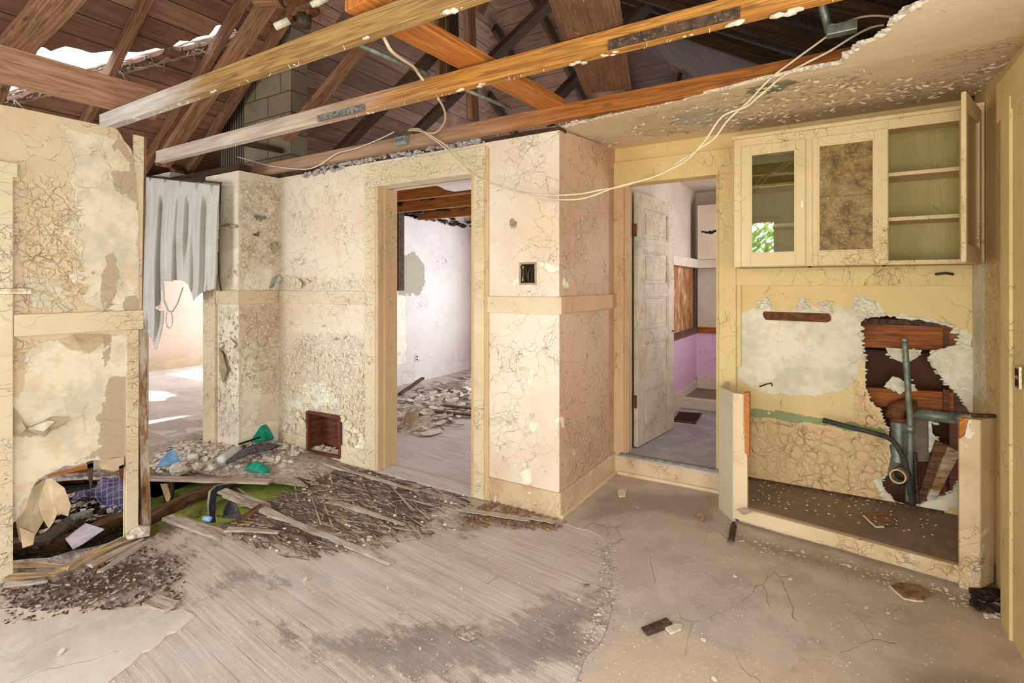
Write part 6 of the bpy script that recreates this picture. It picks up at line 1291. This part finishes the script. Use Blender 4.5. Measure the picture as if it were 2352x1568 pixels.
# hanging bits of the partition foot
for k, (px, mt, lb) in enumerate((([(198,1056),(214,1058),(212,1100),(208,1124),(203,1100)],'rot','thin dark sliver hanging from the torn partition foot'), ([(220,1058),(286,1048),(288,1070),(262,1082),(232,1076)],'paper_t','tan paper tongue hanging from the partition foot'), ([(106,1092),(212,1062),(214,1072),(110,1096)],'board_or','reddish lath edge exposed along the torn partition foot'), ([(272,1070),(284,1066),(282,1100),(276,1104)],'rust','short rusty strip hanging beside the stud'))):
    o = MB().prism([atX(x, y, WL-.02) for x, y in px], (1,0,0), .006).obj('hanging_lath' if k != 1 else 'torn_paper', M[mt], wl); o['label'] = lb
# ---- folded flaps of paint and paper: parts of their walls
def flap(parent, pts, mat, lab, plane='X', const=WL, th=.0015, name='paint_flap'):
    V = []
    for x, y, o_ in pts:
        V.append(atX(x, y, const+o_) if plane == 'X' else atY(x, y, const-o_))
    n = len(V); c = sum(V, Vector())/n; out = Vector((th,0,0)) if plane == 'X' else Vector((0,-th,0)); vs = [c]+V+[c+out]+[v+out for v in V]; k = n+1
    fs = [(0,1+(i+1)%n,1+i) for i in range(n)]+[(k,k+1+i,k+1+(i+1)%n) for i in range(n)]+[(1+i,1+(i+1)%n,k+1+(i+1)%n,k+1+i) for i in range(n)]
    o = MB().add(vs, fs).obj(name, M[mat], parent); o['label'] = lab; return o
flap(wl, [(8,922,.003),(22,918,.003),(60,985,.035),(40,1000,.02),(18,1002,.004),(6,975,.003)], 'paper_g', 'grey triangular backing of the folded wallpaper')
flap(wl, [(60,985,.035),(100,968,.03),(118,956,.004),(160,960,.05),(158,966,.05),(120,985,.04),(103,1003,.06),(88,998,.05)], 'paper_g', 'folded down wallpaper curl')
flap(wl, [(64,984,.04),(110,965,.03),(126,968,.04),(100,990,.055)], 'chip', 'pale crease of the folded wallpaper')
flap(wl, [(134,782,.003),(168,768,.003),(192,800,.03),(186,806,.035),(160,802,.03),(148,792,.02)], 'paper_t', 'left curl of paint under the rail')
flap(wl, [(168,768,.003),(236,766,.004),(235,782,.02),(222,800,.04),(205,813,.055),(196,806,.05),(180,786,.03)], 'paper_t', 'larger curl of paint under the rail')
flap(wl, [(105,1100,.003),(118,1098,.02),(148,1120,.04),(163,1160,.05),(156,1185,.055),(132,1178,.05),(122,1200,.05),(112,1214,.05),(96,1188,.04),(88,1160,.03),(96,1125,.01)], 'paper_t', 'big torn paper flap at the partition foot')
flap(wl, [(36,1196,.0),(60,1168,.002),(74,1120,.002),(104,1098,.002),(96,1125,.01),(90,1165,.02),(100,1195,.03),(80,1230,.03),(58,1256,.02),(44,1240,.01)], 'paper_g', 'grey paper backing at the partition foot')
flap(wl, [(44,1210,.02),(80,1225,.03),(76,1250,.035),(52,1258,.03)], 'paper_t', 'lower tan paper tag')
nubo = bpy.data.objects['wall_nub']; wbo = bpy.data.objects['wall_back']; who = bpy.data.objects['wall_hall']; wco = bpy.data.objects['wall_column']
flap(nubo, [(566,475,.002),(612,478,.003),(610,494,.03),(590,492,.03)], 'chip', 'white curled paint flap', 'X', NX)
flap(nubo, [(583,495,.02),(612,497,.03),(610,504,.035),(590,503,.03)], 'blue_pl' if False else 'galv', 'grey underside of a curl', 'X', NX)
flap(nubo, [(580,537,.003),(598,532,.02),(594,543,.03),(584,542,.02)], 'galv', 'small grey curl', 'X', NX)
flap(nubo, [(622,572,.003),(628,555,.02),(638,566,.04),(638,578,.03),(630,582,.01)], 'paper_g', 'grey-brown peeling tongue', 'X', NX)
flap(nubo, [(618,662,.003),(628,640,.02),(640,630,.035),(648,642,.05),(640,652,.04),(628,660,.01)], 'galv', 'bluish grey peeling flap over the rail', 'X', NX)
flap(nubo, [(552,612,.003),(562,632,.03),(556,642,.03)], 'chip', 'small cream curl', 'X', NX)
flap(wbo, [(676,636,.003),(686,640,.03),(694,652,.04),(690,662,.02),(682,652,.01)], 'chip', 'white curl above the rail', 'Y', WB)
flap(wbo, [(700,638,.003),(712,646,.03),(706,650,.02)], 'chip', 'small white curl above the rail', 'Y', WB)
flap(wbo, [(750,762,.003),(796,770,.004),(788,778,.03),(772,776,.04),(760,782,.045),(753,772,.02)], 'chip', 'white paint curl below the rail', 'Y', WB)
flap(wbo, [(1126,960,.003),(1150,958,.004),(1172,973,.03),(1168,977,.03),(1126,976,.035)], 'chip', 'cream paint curl on the column', 'Y', WB)
flap(wbo, [(1170,508,.003),(1176,500,.004),(1184,512,.03),(1176,520,.01)], 'paper_g', 'tiny grey curl', 'Y', WB)
flap(wbo, [(1216,948,.004),(1228,950,.004),(1220,964,.02)], 'chip', 'small white curl', 'Y', WB)
flap(who, [(504,520,.003),(522,512,.02),(544,518,.03),(540,524,.03),(520,520,.02)], 'paper_g', 'grey lifting edge of paint', 'Y', WH)
flap(who, [(514,790,.003),(530,778,.02),(542,790,.03),(534,800,.03)], 'chip', 'cream lifting chip', 'Y', WH)
flap(who, [(503,800,.003),(512,812,.03),(522,850,.035),(512,880,.02),(504,850,.01)], 'paper_g', 'grey loosened strip', 'Y', WH)
def flakes(parent, px, plane, const, n, s0, s1, mats, seed, name='peeling_paint', thk=.0012):
    r = random.Random(seed)
    for mt in mats:
        m = MB(); k = 0
        while k < n:
            x, y = r.uniform(min(p[0] for p in px), max(p[0] for p in px)), r.uniform(min(p[1] for p in px), max(p[1] for p in px))
            if not inpoly(np.array([x]), np.array([y]), px)[0]: continue
            k += 1; s_ = r.uniform(s0, s1); c = atX(x, y, const+.001) if plane == 'X' else atY(x, y, const-.001)
            nr = Vector((1, r.uniform(-.2,.2), r.uniform(-.45,.1))) if plane == 'X' else Vector((r.uniform(-.2,.2), -1, r.uniform(-.45,.1)))
            m.chip(c+nr.normalized()*s_*.12, nr, Vector((r.uniform(-.8,.8), r.uniform(-.8,.8), 1)), s_*r.uniform(.6,1.3), s_, thk, 7, s_*.22, .45)
        o = m.obj(name, M[mt], parent, kind='stuff')
flakes(wbo, [(645,780),(840,790),(866,870),(868,1040),(800,1030),(790,950),(700,940),(650,960)], 'Y', WB, 210, .012, .05, ['fk_c'], 41)
flakes(wbo, [(645,640),(840,640),(840,668),(645,660)], 'Y', WB, 14, .01, .03, ['fk_c'], 42)
flakes(wbo, [(650,960),(700,945),(706,1000),(660,1010)], 'Y', WB, 14, .04, .10, ['chip'], 43)
flakes(wbo, [(786,950),(840,1000),(866,1055),(800,1050),(786,1020)], 'Y', WB, 22, .03, .09, ['fk_c'], 44)
flakes(nubo, [(556,700),(638,705),(636,900),(600,900),(560,860)], 'X', NX, 120, .01, .04, ['fk_t'], 45)
flakes(nubo, [(556,425),(638,430),(638,600),(556,590)], 'X', NX, 60, .012, .05, ['fk_t'], 46)
flakes(who, [(503,700),(548,720),(550,980),(503,980)], 'Y', WH, 50, .012, .05, ['fk_c','fk_t'], 47)
flakes(who, [(503,430),(546,430),(546,640),(503,660)], 'Y', WH, 24, .012, .04, ['fk_t'], 48)
flakes(wl, [(60,470),(120,450),(185,560),(190,660),(160,700),(80,690),(60,560)], 'X', WL, 90, .010, .035, ['fk_o'], 49)
flakes(wl, [(165,655),(215,620),(200,670),(150,700)], 'X', WL, 10, .02, .045, ['fk_o'], 50)
flakes(wbo, [(1128,860),(1280,880),(1282,1100),(1128,1080)], 'Y', WB, 16, .008, .03, ['fk_c'], 51)
wko = bpy.data.objects['wall_kitchen']; kco = bpy.data.objects['ceiling_kitchen']
# curling paint on the kitchen ceiling
r_ = random.Random(77); m = MB(); k = 0; poly = [(1470,275),(1560,240),(1700,205),(1860,165),(2000,150),(2180,190),(2300,110),(2330,140),(2250,225),(1900,275),(1700,310),(1480,325),(1420,300)]; mm = [MB(), MB()]
while k < 430:
    x, y = r_.uniform(1300, 2340), r_.uniform(110, 345)
    if not inpoly(np.array([x]), np.array([y]), poly)[0] and not (1300 < x < 1420 and 290 < y < 345 and (y-290) > (x-1300)*.3 and (y-290) < (x-1300)*.5+22): continue
    k += 1; p = atZ(x, y, 2.55); p.z = zc(p.x, p.y)-.002; s_ = r_.uniform(.010, .034)
    (mm[0] if r_.random() < .8 else mm[1]).chip(p+Vector((0,0,-s_*.14)), (r_.uniform(-.3,.3), r_.uniform(-.5,.1), -1), (r_.uniform(-1,1), 1, 0), s_*1.6, s_, .0012, 7, s_*.28, .45)
mm[0].obj('peeling_paint', M['fk_c'], kco, kind='stuff'); mm[1].obj('peeling_paint', M['paper_g'], kco, kind='stuff')
# crumbs and rolled paper on the broken ceiling edge
m = MB()
for i in range(len(ce)-1):
    if ce[i][1] < 1.9: break
    for k in range(3):
        t = random.random(); x, y = ce[i][0]+(ce[i+1][0]-ce[i][0])*t, ce[i][1]+(ce[i+1][1]-ce[i][1])*t
        m.rock((x+random.uniform(-.008,.008), y+random.uniform(-.01,.012), zc(x, y)+random.uniform(-.002,.012)), random.uniform(.003,.011)*(1.7 if x > -.15 else 1), (1.4,1,.7))
m.obj('crumbling_edge', M['plaster'], kco, kind='stuff')
# damp fluff in the corner by the cabinet foot
m = MB(); r_ = random.Random(9)
for k in range(70): m.rock(Z3(r_.uniform(2236,2296), r_.uniform(1352,1400), .006+r_.random()*.02), r_.uniform(.006,.02), (1.3,1,.8))
tag(m.obj('damp_debris', M['dirt']), 'dark damp debris in the corner beside the sink base', 'debris', kind='stuff')
m = MB()
for k in range(60): m.rock(Z3(r_.uniform(2262,2306), r_.uniform(1376,1420), .006), r_.uniform(.004,.011), (1.3,1,.7))
tag(m.obj('plaster_crumbs', M['plaster']), 'whitish crumbs on the floor beside the right hand casing', 'debris', kind='stuff')
# ---- back room floor litter
shards_px = [(918,930),(960,900),(1085,890),(1085,960),(1030,970),(920,1010)]
m = MB(); scatter(170, shards_px, lambda p, r: m.chip(p+Vector((0,0,r.uniform(.006,.03))), (r.uniform(-.4,.4), r.uniform(-.6,.2), 1), (1,r.uniform(-1,1),0), r.uniform(.05,.2), r.uniform(.04,.12), .006), 0, 61); tag(m.obj('ceiling_shards', M['chip']), 'heap of pale fallen ceiling shards in the back room', 'rubble', kind='stuff')
m = MB(); scatter(120, [(918,900),(1085,850),(1085,980),(918,1020)], lambda p, r: sliver(m, p, r, .1, .4, .02, .03), 0, 62); tag(m.obj('wood_splinters', M['log']), 'brown lath splinters on the back room floor', 'splinters', kind='stuff')
tag(MB().prism([Z3(926,972,.02), Z3(934,946,.16), Z3(962,946,.17), Z3(960,970,.03), Z3(948,980,.01)], (0,-1,0), .012).obj('tilted_panel', M['paper_t']), 'tan board piece tilted up on the back room floor', 'board')
shard([(962,996),(985,990),(1012,986),(1018,992),(990,1000),(970,1000)], .01, .01, 'chip', 'long pale shard on the near back room floor')
for k, (a, b) in enumerate((((1000,945),(1087,952)),((1020,930),(1087,938)))): tag(MB().beam(Z3(*a,.03), Z3(*b,.03), .06, .02, jag=.004).obj('fallen_lath', M['log']), ('nearer','farther')[k]+' dark lath lying across the back room floor', 'lath')
# ---- outside: ground and greenery behind the camera, seen in the cabinet glass
MB().box((-14,-14,-.9),(10,-1.6,-.65)).obj('ground', M['grass'], kind='structure')
r_ = random.Random(4)
for k, (x, y, s_, lb) in enumerate(((-1.5,-3.4,1.3,'leafy green shrub outside the rear window, mirrored in the cabinet glass'),)):
    t_ = thing('shrub', (x, y, -.65), lb, 'shrub'); m = MB()
    for q in range(1500):
        d = Vector((r_.gauss(0,1), r_.gauss(0,1), r_.gauss(0,1))).normalized()*s_*r_.uniform(.45,1.); c = Vector((x, y, 1.6))+Vector((d.x, d.y*.7, d.z*1.25)); n = Vector((r_.gauss(0,1), r_.gauss(.3,1), r_.gauss(.6,1))).normalized(); u_ = n.orthogonal().normalized(); v_ = n.cross(u_); L = r_.uniform(.06,.13)
        m.add([c-u_*L, c+v_*L*.35, c+u_*L, c-v_*L*.35], [(0,1,2,3)], [[(0,0)]*4])
    m.obj('foliage', M['leaf'], t_); MB().tube([(x,y,-.65),(x+.05,y,.6),(x,y,1.4)], [.05,.04,.02], 8).obj('stem', M['rot'], t_)
